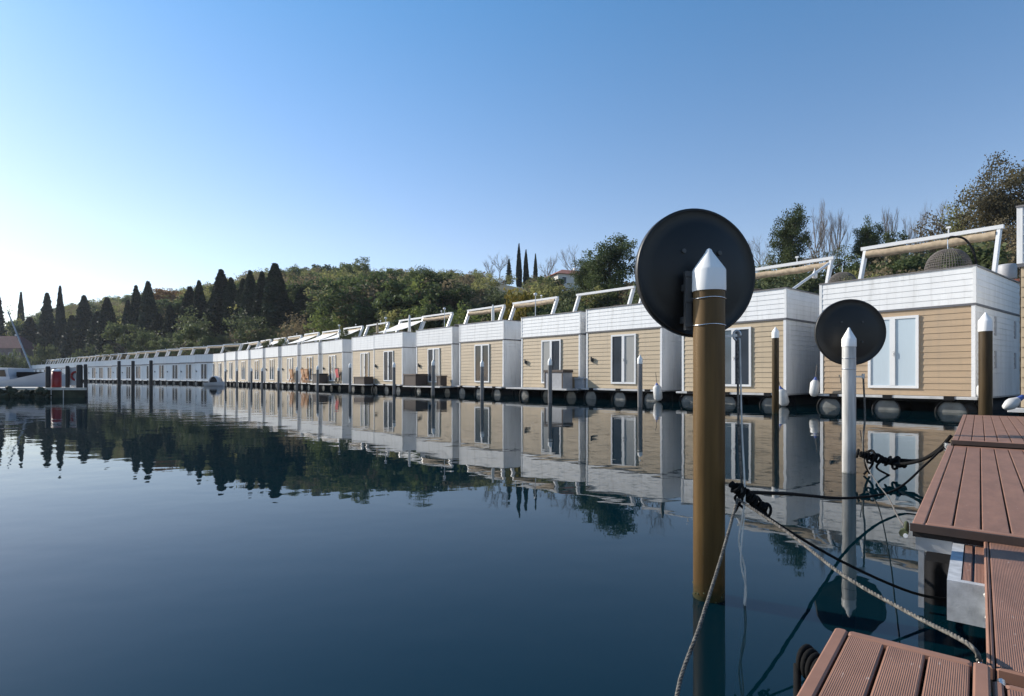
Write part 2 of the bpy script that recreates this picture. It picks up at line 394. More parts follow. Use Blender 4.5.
SUN_AZ, SUN_EL = R(-62), R(28)      # left of the view direction (+Y)
world = bpy.data.worlds.new('World'); scene.world = world; world.use_nodes = True
wn = world.node_tree.nodes; wl = world.node_tree.links
sky = wn.new('ShaderNodeTexSky'); sky.sky_type = 'NISHITA'; sky.sun_disc = False
sky.sun_elevation = SUN_EL; sky.sun_rotation = SUN_AZ
sky.air_density = 1.0; sky.dust_density = 0.22; sky.ozone_density = 2.4
bg = wn['Background']; bg.inputs['Strength'].default_value = 0.14
wtc = wn.new('ShaderNodeTexCoord'); wsp = wn.new('ShaderNodeSeparateXYZ'); wl.new(wtc.outputs['Generated'], wsp.inputs[0])
wr = wn.new('ShaderNodeValToRGB'); wl.new(wsp.outputs['Z'], wr.inputs['Fac'])      # clear spring air: deeper blue overhead, milky near the horizon
e = wr.color_ramp.elements; e[0].position = 0.0; e[0].color = (0.97, 0.87, 0.87, 1); e[1].position = 0.56; e[1].color = (0.55, 0.87, 1.0, 1)
e2 = e.new(0.22); e2.color = (0.97, 0.89, 0.89, 1)
wm = wn.new('ShaderNodeMix'); wm.data_type = 'RGBA'; wm.blend_type = 'MULTIPLY'; wm.inputs[0].default_value = 1.0
wl.new(sky.outputs[0], wm.inputs[6]); wl.new(wr.outputs['Color'], wm.inputs[7]); wl.new(wm.outputs[2], bg.inputs['Color'])
sd = Vector((math.sin(SUN_AZ)*math.cos(SUN_EL), math.cos(SUN_AZ)*math.cos(SUN_EL), math.sin(SUN_EL)))
sl = bpy.data.lights.new('sun', 'SUN'); sl.energy = 5.0; sl.angle = R(0.53); sl.color = (1.0, 0.93, 0.82)
so = bpy.data.objects.new('sun', sl); C.objects.link(so); so.rotation_euler = sd.to_track_quat('Z', 'Y').to_euler()

cam = bpy.data.cameras.new('camera'); co = bpy.data.objects.new('camera', cam); C.objects.link(co)
cam.sensor_width = 36; cam.lens = 36*F_PX/1024; cam.shift_y = (HOR-348)/1024
cam.clip_start = 0.05; cam.clip_end = 8000
co.location = (0, 0, EYE); co.rotation_euler = (R(90), 0, 0); scene.camera = co
vs = scene.view_settings; vs.view_transform = 'Standard'; vs.look = 'None'; vs.exposure = 0.42; vs.gamma = 1
vs.use_curve_mapping = False

# ------------------------------------------------------------------ floating houses
W, DEP, ZD, ZW, ZP = 4.0, 8.6, 0.446, 3.0, 4.0
hw = W/2
def T(x, y, rz): return Matrix.Translation((x, y, 0)) @ Matrix.Rotation(rz, 4, 'Z')
def make_house(front, label, frame_y=3.9, glass=M_glass, glass_b=None, drip=0.0):
    h = thing('floating_house', label, 'floating house')
    b = MB(); b.siding(-hw+0.012, hw-0.012, ZD+0.01, ZW-0.06, 0.172, 0.020, T(0, 0, 0)); b.build('front_wall', front, h)
    for sx, rz in ((1, R(90)), (-1, R(-90))):
        b = MB(); mt = T(sx*hw, DEP/2, rz)
        b.siding(-DEP/2+0.06, DEP/2, ZD-0.02, ZW-0.06, 0.172, 0.014, mt); b.build('side_wall', M_white, h)
    b = MB(); b.box((-hw, DEP, ZD), (hw, DEP+0.06, ZP)); b.build('back_wall', M_white, h)
    for sx in (-1, 1):
        b = MB(); x = sx*(hw-0.025)
        b.box((x-0.045, -0.03, ZD+0.005), (x+0.045, 0.055, ZW-0.06)); b.build('corner_trim', M_trim, h)
    b = MB(); b.box((-hw-0.03, -0.045-drip*0.3, ZW-0.06-drip), (hw+0.03, DEP, ZW)); b.build('drip_edge', M_drip, h)
    pb = MB()
    pb.siding(-hw+0.03, hw-0.03, ZW, ZP, 0.168, 0.016, T(0, -0.02, 0))
    for sx, rz in ((1, R(90)), (-1, R(-90))):
        pb.siding(-DEP/2, DEP/2, ZW, ZP, 0.168, 0.012, T(sx*(hw+0.012), DEP/2-0.01, rz))
    pb.box((-hw+0.05, 0.0, ZW+0.001), (hw-0.05, 0.07, ZP-0.004))
    for sx in (-1, 1):
        x = sx*(hw-0.045); pb.box((x-0.035, 0.075, ZW+0.001), (x+0.035, DEP-0.002, ZP-0.004))
        x2 = sx*hw; pb.box((x2-0.04, -0.042, ZW+0.002), (x2+0.04, 0.05, ZP-0.002))
    par = pb.build('parapet', M_white, h)
    cb = MB(); cb.box((-hw-0.05, -0.06, ZP), (hw+0.05, 0.09, ZP+0.03))
    for sx in (-1, 1): cb.box((sx*hw-0.06, 0.092, ZP), (sx*hw+0.06, DEP, ZP+0.03))
    cb.build('parapet_cap', M_capm, par)
    b = MB(); b.box((-hw+0.1, 0.08, ZW+0.003), (hw-0.1, DEP-0.01, ZW+0.05)); b.build('roof_deck', M_roof, h)
    b = MB(); b.bbox((-hw-0.12, -0.28, ZD-0.07), (hw+0.12, -0.003, ZD), 0.008); b.box((-hw+0.02, 0.0, ZD-0.07), (hw-0.02, DEP, ZD-0.001)); b.build('deck', M_deck, h)
    b = MB(); b.box((-hw, 0.75, -0.3), (hw, 0.8, ZD-0.072))  # dark sheet standing in for the shade between the pontoons
    b.box((-hw, -0.1, ZD-0.16), (hw, 0.0, ZD-0.072))
    for x in (-1.5, 0.0, 1.5): b.box((x-0.12, -0.30, ZD-0.10), (x+0.12, -0.06, ZD+0.012))
    b.build('underframe_and_shade_panel', M_under, h)
    for x in (-1.72, -0.1, 1.5):
        b = MB(); mt = Matrix.Translation((x, -0.1, 0.0)) @ Matrix.Rotation(R(-90), 4, 'X')
        b.lathe([(0.0, 0.06), (0.16, 0.05), (0.30, 0.06), (0.345, 0.08)], 28, mt)
        p = b.build('pontoon', M_float, h)
        b = MB(); b.lathe([(0.335, 0.07), (0.35, 0.0), (0.385, 0.0), (0.395, 0.05), (0.395, 8.0), (0.0, 8.0)], 28, mt); b.build('collar', M_black, p)
    # double glazed door
    dx0, dx1, dz0, dz1 = -0.60, 0.72, 0.66, 2.78
    d = MB(); fy0, fy1 = -0.062, -0.004; t = 0.075
    d.box((dx0, fy0, dz0), (dx0+t, fy1, dz1)); d.box((dx1-t, fy0, dz0), (dx1, fy1, dz1))
    d.box((dx0+t, fy0, dz1-t), (dx1-t, fy1, dz1)); d.box((dx0+t, fy0, dz0), (dx1-t, fy1, dz0+t))
    xm = (dx0+dx1)/2
    d.box((xm-0.07, fy0-0.006, dz0+t), (xm+0.07, fy1, dz1-t))
    door = d.build('door', M_trim, h)
    for i, (a, e) in enumerate(((dx0+t, xm-0.07), (xm+0.07, dx1-t))):
        g = MB(); g.box((a, -0.034, dz0+t), (e, -0.024, dz1-t)); g.build('glass_pane', (glass_b if (i and glass_b) else glass), door)
    g = MB(); g.tube([(xm+0.03, fy0-0.03, 1.6), (xm+0.03, fy0-0.03, 1.76)], 0.012, 6); g.box((xm+0.018, fy0-0.03, 1.66), (xm+0.042, fy0-0.004, 1.70)); g.build('handle', M_steel, door)
    g = MB(); g.box((-1.72, -0.07, 1.62), (-1.60, -0.003, 1.80)); g.tube([(-1.66, -0.10, 1.66), (-1.66, -0.10, 1.86)], 0.035, 8); g.build('wall_lamp', M_lamp, h)
    # awning frame on the roof terrace: posts lean back
    fy = frame_y
    for sx in (-1, 1):
        g = MB(); g.bar((sx*1.86, fy-0.75, ZW+0.052), (sx*1.86, fy+0.3, 5.56), 0.09, 0.21, (0, 1, 0)); g.build('post', M_trim, h)
    g = MB(); g.bar((-1.98, fy+0.22, 5.58), (1.98, fy+0.22, 5.58), 0.14, 0.12); bm = g.build('awning_beam', M_trim, h)
    pts = [(-1.8 + 3.6*i/12, fy+0.20, 5.36 - 0.035*math.sin(math.pi*i/12) + 0.012*math.sin(i*2.1)) for i in range(13)]
    g = MB(); g.tube(pts, 0.13, 10); g.build('rolled_awning', M_awn, bm)
    g = MB(); g.tube([(0.6, fy+0.2, 5.655), (0.6, fy+0.2, 5.80)], 0.02, 6); g.box((0.54, fy+0.17, 5.80), (0.66, fy+0.23, 5.86)); g.build('aerial', M_trim, bm)
    return h

def yaw(u): return math.atan2(-u[1], -u[0])
def place(h, corner_right, u):
    u = Vector(u).normalized(); c = Vector(corner_right) + u*hw
    h.location = (c.x, c.y, 0); h.rotation_euler = (0, 0, yaw(u))
def local(h, x, y, z):
    r = h.rotation_euler.z
    return Vector((h.location.x + x*math.cos(r) - y*math.sin(r), h.location.y + x*math.sin(r) + y*math.cos(r), z))

row1 = []
G1 = 'beige floating houses in the long row'
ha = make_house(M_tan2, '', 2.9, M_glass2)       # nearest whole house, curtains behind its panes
place(ha, (12.55, 15.43), (-0.611, 0.79)); ha['group'] = G1
ha['label'] = 'large beige floating house by the jetty with pale curtained doors and egg chair on roof'
b = MB()
for (y, z0, z1) in ((1.9, 2.2, 2.75), (1.9, 1.25, 1.75), (4.2, 2.2, 2.75), (4.2, 1.25, 1.75)):
    b = MB(); b.box((hw+0.004, y, z0), (hw+0.03, y+0.16, z1)); b.build('side_vent', M_grey, ha)
row1.append(ha)
hb = make_house(M_tan, '', 3.9, M_glass)
ns = [1.01, 1.996, 2.887, 3.98, 4.93, 6.11, 6.84, 7.98, 8.95, 9.95, 10.95, 11.93, 12.93, 13.92, 14.9, 15.6]
desc = {1: 'beige floating house partly behind the large black mirror, second from the right',
        2: 'beige floating house left of the large mirror pole with dark two-leaf door',
        3: 'beige floating house with the pale storage chest on its front deck',
        4: 'beige floating house just left of the pale storage chest house',
        5: 'beige floating house with the large brown wicker chest on its deck',
        6: 'beige floating house just left of the large brown wicker chest',
        7: 'beige floating house with the low wicker box under its door',
        8: 'beige floating house with the red towel hanging over a deck chair'}
for i, n in enumerate(ns):
    h = hb if i == 0 else copy_tree(hb)
    c = A0 + 4.975*n*U1
    place(h, c, U1 if i > 0 else (-0.64, 0.768))
    k = i+1
    h['label'] = desc.get(k, 'small distant beige floating house, %s from the right end of the beige row' % ORD[k])
    h['group'] = G1
    row1.append(h)
for h in (row1[7], row1[9], row1[10], row1[11], row1[13]):       # shade canvas drawn out over the terrace
    b = MB(); ny = 8; vsx = []
    for j in range(ny+1):
        t = j/ny; y = 4.1 - 3.75*t; z = 5.35 - 1.15*t - 0.22*math.sin(math.pi*t)
        vsx += [(-1.75, y, z), (1.75, y, z), (1.75, y, z+0.015), (-1.75, y, z+0.015)]
    fs = []
    for j in range(ny):
        for k in range(4): fs.append((4*j+k, 4*j+(k+1) % 4, 4*j+4+(k+1) % 4, 4*j+4+k))
    b.add(vsx, fs); b.build('drawn_awning', M_canvas, h)
# the house that enters at the right edge, standing forward of the row
h0 = copy_tree(hb)
u0 = Vector((-0.611, 0.79)).normalized(); lc = Vector((8.97, 10.1)); place(h0, lc - u0*W, u0)
for ch in list(h0.children):
    if ch.name.startswith('corner_trim') and ch.data.vertices[0].co.x < 0: bpy.data.objects.remove(ch)
h0.location.x += 0.05
h0['label'] = 'beige floating house cut off by the right edge, nearest to the jetty'; h0['group'] = G1
# strut with a small white lamp on the second house
b = MB(); b.tube([(1.55, 0.9, 3.9), (1.86, 3.9, 5.35)], 0.05, 8)
st = b.build('awning_strut', M_trim, row1[1])
b = MB(); b.lathe([(0, -0.22), (0.09, -0.2), (0.1, -0.05), (0.03, 0.06), (0.0, 0.2)], 10, Matrix.Translation((1.76, 2.9, 4.9))); b.build('strut_lamp', M_trim, st)

hc = make_house(M_white, '', 3.9, M_glass3, drip=0.1)
G2 = 'white floating houses in the far row'
row2 = []
for i in range(24):
    h = hc if i == 0 else copy_tree(hc)
    s = i*5.45
    P = B0 + U2*s
    place(h, P, (-0.88, 0.475))
    h['label'] = 'shaded white floating house far off, %s from the bend of the rows' % ORD[i]; h['group'] = G2
    row2.append(h)

vr = random.Random(3)
M_curt = mat('drawn_curtain_glass', (0.30, 0.30, 0.29), 0.2, 0.2, 9, stretch=(26, 1, 0.3))
M_glass4 = mat('blue_glass', (0.07, 0.10, 0.13), 0.06, 0.3, 0.8, spec=0.4)
for h in row1[1:] + row2:
    h.location.z = vr.uniform(-0.03, 0.03); h.rotation_euler.x = R(vr.uniform(-0.3, 0.3)); h.rotation_euler.y = R(vr.uniform(-0.35, 0.35))
    h.rotation_euler.z += R(vr.uniform(-0.8, 0.8))
    for d in h.children:
        if d.name.startswith('door'):
            d.location.x = vr.uniform(-0.12, 0.12)
            for g in d.children:
                if g.name.startswith('glass_pane'):
                    g.material_slots[0].link = 'OBJECT'
                    g.material_slots[0].material = vr.choice((M_glass, M_glass, M_glass4, M_curt, M_glass3)) if h in row1 else vr.choice((M_glass3, M_glass4, M_glass3))
        if d.name.startswith('wall_lamp') and vr.random() < 0.4: bpy.data.objects.remove(d); continue
        if d.name.startswith('awning_beam'):
            for g in list(d.children):
                if g.name.startswith('rolled_awning'):
                    if vr.random() < 0.2 and h is not row1[1]: bpy.data.objects.remove(g)
                    else: g.scale.z = 1.0; g.location.z = vr.uniform(-0.03, 0.05)
                elif g.name.startswith('aerial') and vr.random() < 0.4: bpy.data.objects.remove(g)
# ------------------------------------------------------------------ mooring poles
def make_pole(shaft_m, r, top, bottom=-2.2, cap=0.1, cone=0.1):
    p = thing('mooring_pole', '', 'mooring pole')
    zc = top-cone-cap
    b = MB(); b.lathe([(0.0, bottom), (r, bottom), (r, zc)], 24); b.build('shaft', shaft_m, p)
    b = MB(); b.lathe([(r*1.06, zc-0.004), (r*1.075, zc+0.006), (r*1.06, zc+cap*0.9), (r*1.0, zc+cap), (r*0.25, top-cone*0.22), (r*0.16, top-cone*0.08), (0.0, top)], 28)
    b.build('cap', M_capw, p)
    return p
GP = 'capped mooring poles'
# nearest pole, with a traffic mirror strapped to it
PA = at(709, 2.58, z=0)
pa = make_pole(M_pbrown, 0.069, 1.583, cap=0.098, cone=0.095); pa.location = PA
pa['label'] = 'thick brown mooring pole in the foreground with large black mirror and white cap'; pa['group'] = GP
for z in (1.352, 1.232):
    b = MB(); b.tube([(0.0715*math.cos(t), 0.0715*math.sin(t), z+0.002*math.sin(3*t)) for t in np.linspace(0, 2*math.pi, 25)], 0.0028, 6, caps=False)
    b.build('strap', M_steel, pa)
def mirror(parent, off, r, yawdeg, tilt=0.0, name='mirror'):
    mt = Matrix.Translation(off) @ Matrix.Rotation(R(yawdeg), 4, 'Z') @ Matrix.Rotation(R(-90+tilt), 4, 'X')   # axis z -> +Y (away)
    b = MB(); n = 64
    b.lathe([(0.0, -0.048), (r*0.15, -0.047), (r*0.30, -0.044), (r*0.45, -0.038), (r*0.6, -0.030), (r*0.75, -0.020), (r*0.93, -0.004), (r*0.955, -0.010), (r*0.985, -0.012), (r, -0.004), (r, 0.022), (r*0.97, 0.026)], n, mt)
    o = b.build('mirror_back', M_blk, parent)
    b = MB(); b.lathe([(r*0.968, 0.0255), (r*0.7, 0.05), (r*0.35, 0.068), (0.0, 0.074)], n, mt)
    b.build('mirror_face', M_steel, o)
    b = MB()
    for k in range(4): b.lathe([(0.011, 0), (0.011, -0.012), (0, -0.013)], 8, mt @ Matrix.Translation((r*0.42*math.cos(0.8+k*1.571), r*0.42*math.sin(0.8+k*1.571), -0.036)), False)
    b.build('bolt', M_lamp, o)
    return mt, o
mt, mo = mirror(pa, (at(697, 2.74, 273) - PA), 0.310, 11)
b = MB(); b.bar((-0.083, 0.045, 1.215), (-0.083, 0.045, 1.485), 0.028, 0.03, (0, 1, 0)); b.box((-0.095, 0.06, 1.25), (-0.02, 0.13, 1.28)); b.box((-0.095, 0.06, 1.40), (-0.02, 0.13, 1.43))
for z in (1.24, 1.352, 1.47): b.box((-0.100, 0.025, z-0.012), (-0.066, 0.03, z+0.012))
b.build('bracket', M_lamp, pa)
b = MB(); b.bar((0.06, -0.02, 1.18), (0.115, -0.03, 1.185), 0.012, 0.012)
b.tube([(0.115+0.016*math.cos(t), -0.03, 1.185+0.022*math.sin(t)) for t in np.linspace(0, 5.6, 14)], 0.005, 6); b.build('hook', M_metal, pa)
b = MB()
for k in range(26):                                     # barnacles at the water line
    t = random.uniform(0, 6.283); z = random.gauss(0.0, 0.02); s = random.uniform(0.002, 0.005)
    b.lathe([(s*1.4, 0), (s, s*0.9), (s*0.4, s)], 6, Matrix.Translation((0.069*math.cos(t), 0.069*math.sin(t), z)) @ Vector((math.cos(t), math.sin(t), 0)).to_track_quat('Z', 'Y').to_matrix().to_4x4(), False)
b.build('barnacles', M_green, pa)
# second pole
PB = at(849, 5.93, z=0)
pb_ = make_pole(M_pgrey, 0.064, 1.515, cap=0.085, cone=0.115); pb_.location = PB
pb_['label'] = 'weathered pale grey mooring pole carrying the smaller black mirror'; pb_['group'] = GP
for z in (1.19, 1.08):
    b = MB(); b.tube([(0.067*math.cos(t), 0.067*math.sin(t), z) for t in np.linspace(0, 2*math.pi, 25)], 0.003, 6, caps=False); b.build('strap', M_steel, pb_)
mirror(pb_, (at(850.3, 6.12, 332.3) - PB), 0.357, -8)
b = MB(); b.bar((0.05, 0.07, 1.05), (0.05, 0.07, 1.36), 0.035, 0.03, (0, 1, 0)); b.box((0.045, 0.08, 1.15), (0.075, 0.17, 1.18)); b.build('bracket', M_metal, pb_)
b = MB(); b.bar((0.05, -0.02, 1.0), (0.135, -0.03, 1.0), 0.02, 0.02); b.tube([(0.13, -0.03, 0.98), (0.13, -0.03, 1.03)], 0.014, 6); b.build('hook', M_metal, pb_)
# tall brown poles
pc = make_pole(M_pbrown2, 0.088, 2.34, cap=0.17, cone=0.13); pc.location = at(775.5, 15.3, z=0)
pc['label'] = 'slim brown mooring pole with white cap before the second beige house'; pc['group'] = GP
pd = copy_tree(pc); pd.location = at(985.5, 9.0, z=-0.32)
pd['label'] = 'brown mooring pole with white cap at the right corner of the nearest house'
# slate poles before the row
pe = make_pole(M_pslate, 0.08, 1.82, cap=0.17, cone=0.13)
px_list = [640, 550, 482, 433, 394, 350, 317.5, 297, 278.5, 262, 251.5, 237, 225.5]
base = np.array((7.08, 15.3)) + 0
for i, px in enumerate(px_list):
    p = pe if i == 0 else copy_tree(pe)
    k = (px-512)/F_PX                         # where that column crosses the pole line
    t = (base[0]-k*base[1])/(0.656+k*0.755)
    q = base + U1*t
    p.location = (q[0], q[1], random.uniform(-0.1, 0.05)); p.rotation_euler = (0, R(random.uniform(-0.5, 0.5)), random.uniform(0, 6))
    p['label'] = ('slim grey mooring pole with pale cap, %s from the right before the beige row' % ORD[i]); p['group'] = GP
# dark timber piles near the far row and the quay
def pile(px, D, top, r, label, lean=0.0, name='mooring_pile'):
    b = MB(); b.tube([(0, 0, -2.5), (0, 0, 0.4*top), (0, 0, top-0.05), (0, 0, top)], [r, r, r*0.97, r*0.8], 14)
    o = b.build(name, M_pdark); p = at(px, D, z=0); o.location = p; o.rotation_euler = (0, R(lean), 0)
    return tag(o, label, 'mooring pile', 'dark timber piles')
pile(119, 60, 2.65, 0.16, 'dark timber pile before the white far row, leftmost of three')
pile(133, 58, 2.6, 0.16, 'dark timber pile before the white far row, middle of three')
pile(151, 56, 2.6, 0.16, 'dark timber pile before the white far row, rightmost of three')
pile(86, 27.5, 1.6, 0.075, 'thin dark pile standing just off the right end of the quay', -1.0)

# ------------------------------------------------------------------ jetty
UD = Vector((0.635, 0.7725, 0)); VD = Vector((0.7725, -0.635, 0))
JY = math.atan2(UD.y, UD.x)               # local x along jetty, local -y to the right (VD)
def jetty(name, label, origin, z, length, width, nb, first=0.04, thick=0.028, mt=M_plank, beam=0.055, gap=0.006):
    """origin = near-left corner; boards along local x; width towards local -y"""
    o = thing(name, label, 'jetty section', (origin[0], origin[1], z), JY, 'jetty sections')
    bw = (width-2*first)/nb; g = gap
    b = MB()
    for i in range(nb):
        y1 = -first - i*bw - g/2; y0 = y1 - bw + g
        b.bbox((first*0.9+0.003, y0, -thick), (length-first*0.9-0.003, y1, 0.0), 0.003)
    b.build('decking', mt, o)
    b = MB(); b.bbox((0, -first+0.002, -thick), (length, 0, 0.001), 0.004); b.bbox((0, -width, -thick), (length, -width+first-0.002, 0.001), 0.004)
    b.bbox((length-first*0.9, -width+first, -thick), (length, -first, 0.001), 0.004); b.bbox((0.0, -width+first, -thick), (first*0.9, -first, 0.001), 0.004)
    b.build('border_board', M_border, o)
    b = MB(); b.box((0.002, -width+0.002, -thick-0.03), (length-0.002, -0.002, -thick-0.001)); b.build('substrate', M_gap, o)
    if beam:
        b = MB(); z1 = -thick-0.031; z0 = z1-beam
        b.box((0.012, -width+0.01, z0), (0.05, -0.012, z1)); b.box((length-0.05, -width+0.01, z0), (length-0.012, -0.012, z1))
        b.box((0.052, -0.05, z0), (length-0.052, -0.012, z1)); b.box((0.052, -width+0.012, z0), (length-0.052, -width+0.05, z1))
        b.build('frame', M_metal, o)
    return o
def jfascia(o, x0, x1, y0, y1, z0, z1):
    b = MB(); b.box((x0, y0, z0), (x1, y1, z1)); return b.build('fascia', M_fascia, o)
def ribbed_float(o, x0, x1, y, depth, z0, z1, ribs):
    """dark moulded float with vertical ribs on its near face"""
    b = MB(); n = ribs*8; vv, ff = [], []
    for i in range(n+1):
        t = i/n; yy = y - depth*t; w = 0.012*math.cos(2*math.pi*ribs*t)
        vv += [(x0+w, yy, z0), (x0+w, yy, z1-0.03), (x0+0.03, yy, z1)]
    for i in range(n):
        for k in range(2): ff.append((3*i+k, 3*i+k+1, 3*i+4+k, 3*i+3+k))
    b.add(vv, ff, True); b.box((x0+0.03, y-depth, z0), (x1, y, z1-0.002))
    return b.build('float', M_under, o)
j2 = jetty('jetty_section', 'long brown decked jetty section, middle one with a dark front edge', (1.70, 2.418), 0.38, 3.52, 2.0, 21, 0.045)
b = MB(); b.box((-0.014, -2.0, -0.034), (-0.001, 0.006, -0.0015)); b.build('fascia', M_fascia, j2)
ribbed_float(j2, 0.16, 3.0, -0.03, 0.55, -0.7, -0.20, 8)
b = MB(); b.bar((0.03, -0.03, -0.36), (0.03, -0.03, -0.116), 0.02, 0.02); b.build('leg', M_metal, j2)
b = MB(); b.tube([(-0.005, 0.03, -0.05), (0.03, 0.03, -0.05)], 0.017, 8); b.tube([(0.03+0.018*math.cos(t), 0.022, -0.03+0.02*math.sin(t)) for t in np.linspace(0, 6.28, 14)], 0.008, 6)
cl = b.build('cleat', M_green, j2)
b = MB(); b.tube([(-0.012, 0.022, -0.058), (0.012, 0.022, -0.058)], 0.009, 8); b.build('nut', M_trim, cl)
far2 = Vector((1.70, 2.418, 0)) + UD*3.535
j1 = jetty('jetty_section', 'raised brown decked jetty section farthest along, beside the nearest house', (far2.x+VD.x*0.03, far2.y+VD.y*0.03), 0.43, 4.4, 2.0, 21, 0.045)
b = MB(); b.box((-0.014, -2.0, -0.038), (-0.001, 0.006, -0.0015)); b.build('fascia', M_fascia, j1)
ribbed_float(j1, 0.3, 4.0, -0.05, 1.8, -0.7, -0.16, 20)
b = MB(); b.tube([(-0.02, 0.03, -0.03), (-0.02, 0.03, -0.10)], 0.03, 12); b.tube([(-0.05, 0.03, -0.06), (0.01, 0.03, -0.06)], 0.018, 10); b.build('cleat', M_steel, j1)
o3 = Vector((0.801, 1.409, 0)) - UD*1.9
j3 = jetty('jetty_section', 'brown decked jetty end in the bottom corner, nearest the camera', (o3.x, o3.y), 0.38, 1.9, 0.293, 3, 0.030)
ribbed_float(j3, 0.1, 1.8, -0.04, 0.2, -0.7, -0.12, 4)
# narrower darker panel right of it
o5 = Vector((0.801, 1.409, 0)) - UD*1.9 + VD*0.296
j5 = jetty('jetty_section', 'dark ribbed jetty panel at the bottom right corner with bolts at its end', (o5.x, o5.y), 0.372, 1.845, 0.9, 6, 0.02, mt=M_plank2)
b = MB()
for y in (-0.015, -0.085, -0.2): b.tube([(1.846, y, -0.012), (1.875, y, -0.012)], 0.008, 8)
b.build('bolt', M_steel, j5)
# ribbed bridging board between the sections
nb = Vector((1.075, 1.288, 0))
jb = jetty('gangway_board', 'ribbed brown gangway board bridging the nearest and middle jetty sections', (nb.x, nb.y), 0.345, 1.3, 0.62, 4, 0.016, mt=M_plank2, beam=0, gap=0.0015)
b = MB(); b.tube([(0.022+0.013*math.cos(t), 0.012, -0.014+0.016*math.sin(t)) for t in np.linspace(0, 6.283, 14)], 0.0045, 6, caps=False); b.tube([(0.008, 0.012, -0.014), (0.008, -0.004, -0.014)], 0.007, 8); b.build('shackle', M_steel, jb)
jb['category'] = 'gangway'; jb['group'] = 'gangway'
del jb['group']
# galvanised step with wooden inlay
bn = Vector((1.457, 1.906, 0)); blk = thing('galvanised_step', 'grey galvanised box step with wood inlay under the middle jetty edge', 'step', (bn.x, bn.y, 0.32), JY)
b = MB(); Lb = 0.9
b.box((0, -0.30, -0.135), (0.028, 0, 0)); b.box((0.028, -0.036, -0.135), (Lb, 0, 0)); b.box((0.028, -0.30, -0.135), (Lb, -0.036, -0.03)); b.build('housing', M_block, blk)
b = MB(); b.bbox((0.032, -0.064, -0.028), (Lb, -0.039, -0.002), 0.002); b.bbox((0.032, -0.100, -0.028), (Lb, -0.071, -0.002), 0.002); b.bbox((0.032, -0.14, -0.028), (Lb, -0.106, -0.002), 0.002); b.build('wood_inlay', M_plank, blk)
b = MB(); b.tube([(-0.012, -0.10, -0.02), (-0.006, -0.115, -0.05), (-0.010, -0.105, -0.10)], 0.008, 6); b.build('lashing', M_ropew, blk)

# ------------------------------------------------------------------ ropes
def catmull(pts, k=14):
    P = [Vector(p) for p in pts]; P = [P[0]*2-P[1]] + P + [P[-1]*2-P[-2]]; out = []
    for i in range(1, len(P)-2):
        for j in range(k):
            t = j/k; a, b_, c, d = P[i-1], P[i], P[i+1], P[i+2]
            out.append(0.5*((2*b_) + (c-a)*t + (2*a-5*b_+4*c-d)*t*t + (3*b_-a-3*c+d)*t**3))
    out.append(P[-2]); return out
def rope(name, pts, r, m, label, twisted=False, k=14, cat='rope'):
    cur = catmull(pts, k); b = MB()
    if not twisted: b.tube(cur, r, 8)
    else:
        fine = []; 
        for i in range(len(cur)-1):
            n = max(1, int((cur[i+1]-cur[i]).length/(r*0.7)))
            for j in range(n): fine.append(cur[i].lerp(cur[i+1], j/n))
        s = 0.0; strands = [[], [], []]
        for i in range(len(fine)-1):
            d = (fine[i+1]-fine[i]); s += d.length; d.normalize()
            a = d.cross(Vector((0, 0, 1))).normalized(); c = d.cross(a)
            for q in range(3):
                t = s/(r*7.0)*6.283 + q*2.094
                strands[q].append(fine[i] + (a*math.cos(t)+c*math.sin(t))*r*0.52)
        for st in strands: b.tube(st, r*0.56, 6)
    o = b.build(name, m); return tag(o, label, cat)
KA = Vector((0.992, 2.50, 0.463))
D3 = Vector((1.082, 1.312, 0.332))
rope('mooring_rope', [KA, at(790, 2.2, 534), at(843, 1.85, 575), at(912, 1.55, 614.5), at(968, 1.32, 644), D3], 0.0058, M_ropeg, 'pale twisted rope running from the knot on the brown pole to the gangway board', True)
rope('mooring_rope', [KA+Vector((0.02, 0, 0.01)), at(775, 2.45, 522), at(838, 2.42, 559.5), at(905, 2.40, 590), at(946, 2.44, 599), Vector((1.98, 2.55, 0.03))], 0.006, M_ropeb, 'black rope slanting from the knot on the brown pole down to the middle jetty float')
rope('mooring_rope', [KA, at(722, 2.2, 555), at(700, 1.85, 625), at(677, 1.6, 697), Vector((0.33, 1.1, 0.12)), Vector((0.26, 0.80, 0.33))], 0.0062, M_ropeg, 'twisted rope hanging from the knot steeply down to the bottom edge, crossing the brown pole', True)
rope('mooring_rope', [KA+Vector((-0.01, 0, 0.03)), at(790, 3.0, 494), at(850, 3.9, 498), at(895, 4.5, 490), at(925, 4.95, 465), at(948, 5.2, 443)], 0.009, M_ropeb, 'black rope sagging just above the water from the brown pole to the raised jetty')
rope('mooring_line', [PA+Vector((0.118, -0.03, 1.17)), PA+Vector((0.110, -0.06, 0.8)), KA+Vector((0.012, -0.02, 0.03))], 0.0055, M_ropeg, 'grey line hanging straight down from the hook on the brown pole')
rope('mooring_line', [PA+Vector((0.128, -0.03, 1.17)), PA+Vector((0.124, -0.06, 0.8)), KA+Vector((0.016, -0.035, 0.02)), at(739, 2.48, 540), at(745, 2.5, 570), at(744, 2.5, 605), at(738, 2.45, 660), at(734, 2.45, 700)], 0.004, M_ropew, 'thin white string dangling from the knot on the brown pole into the water')
rope('mooring_line', [KA+Vector((0.016, -0.03, -0.06)), at(741, 2.46, 560), at(746, 2.47, 590), at(743, 2.5, 620)], 0.0035, M_ropew, 'short second white string beside the dangling one at the brown pole')
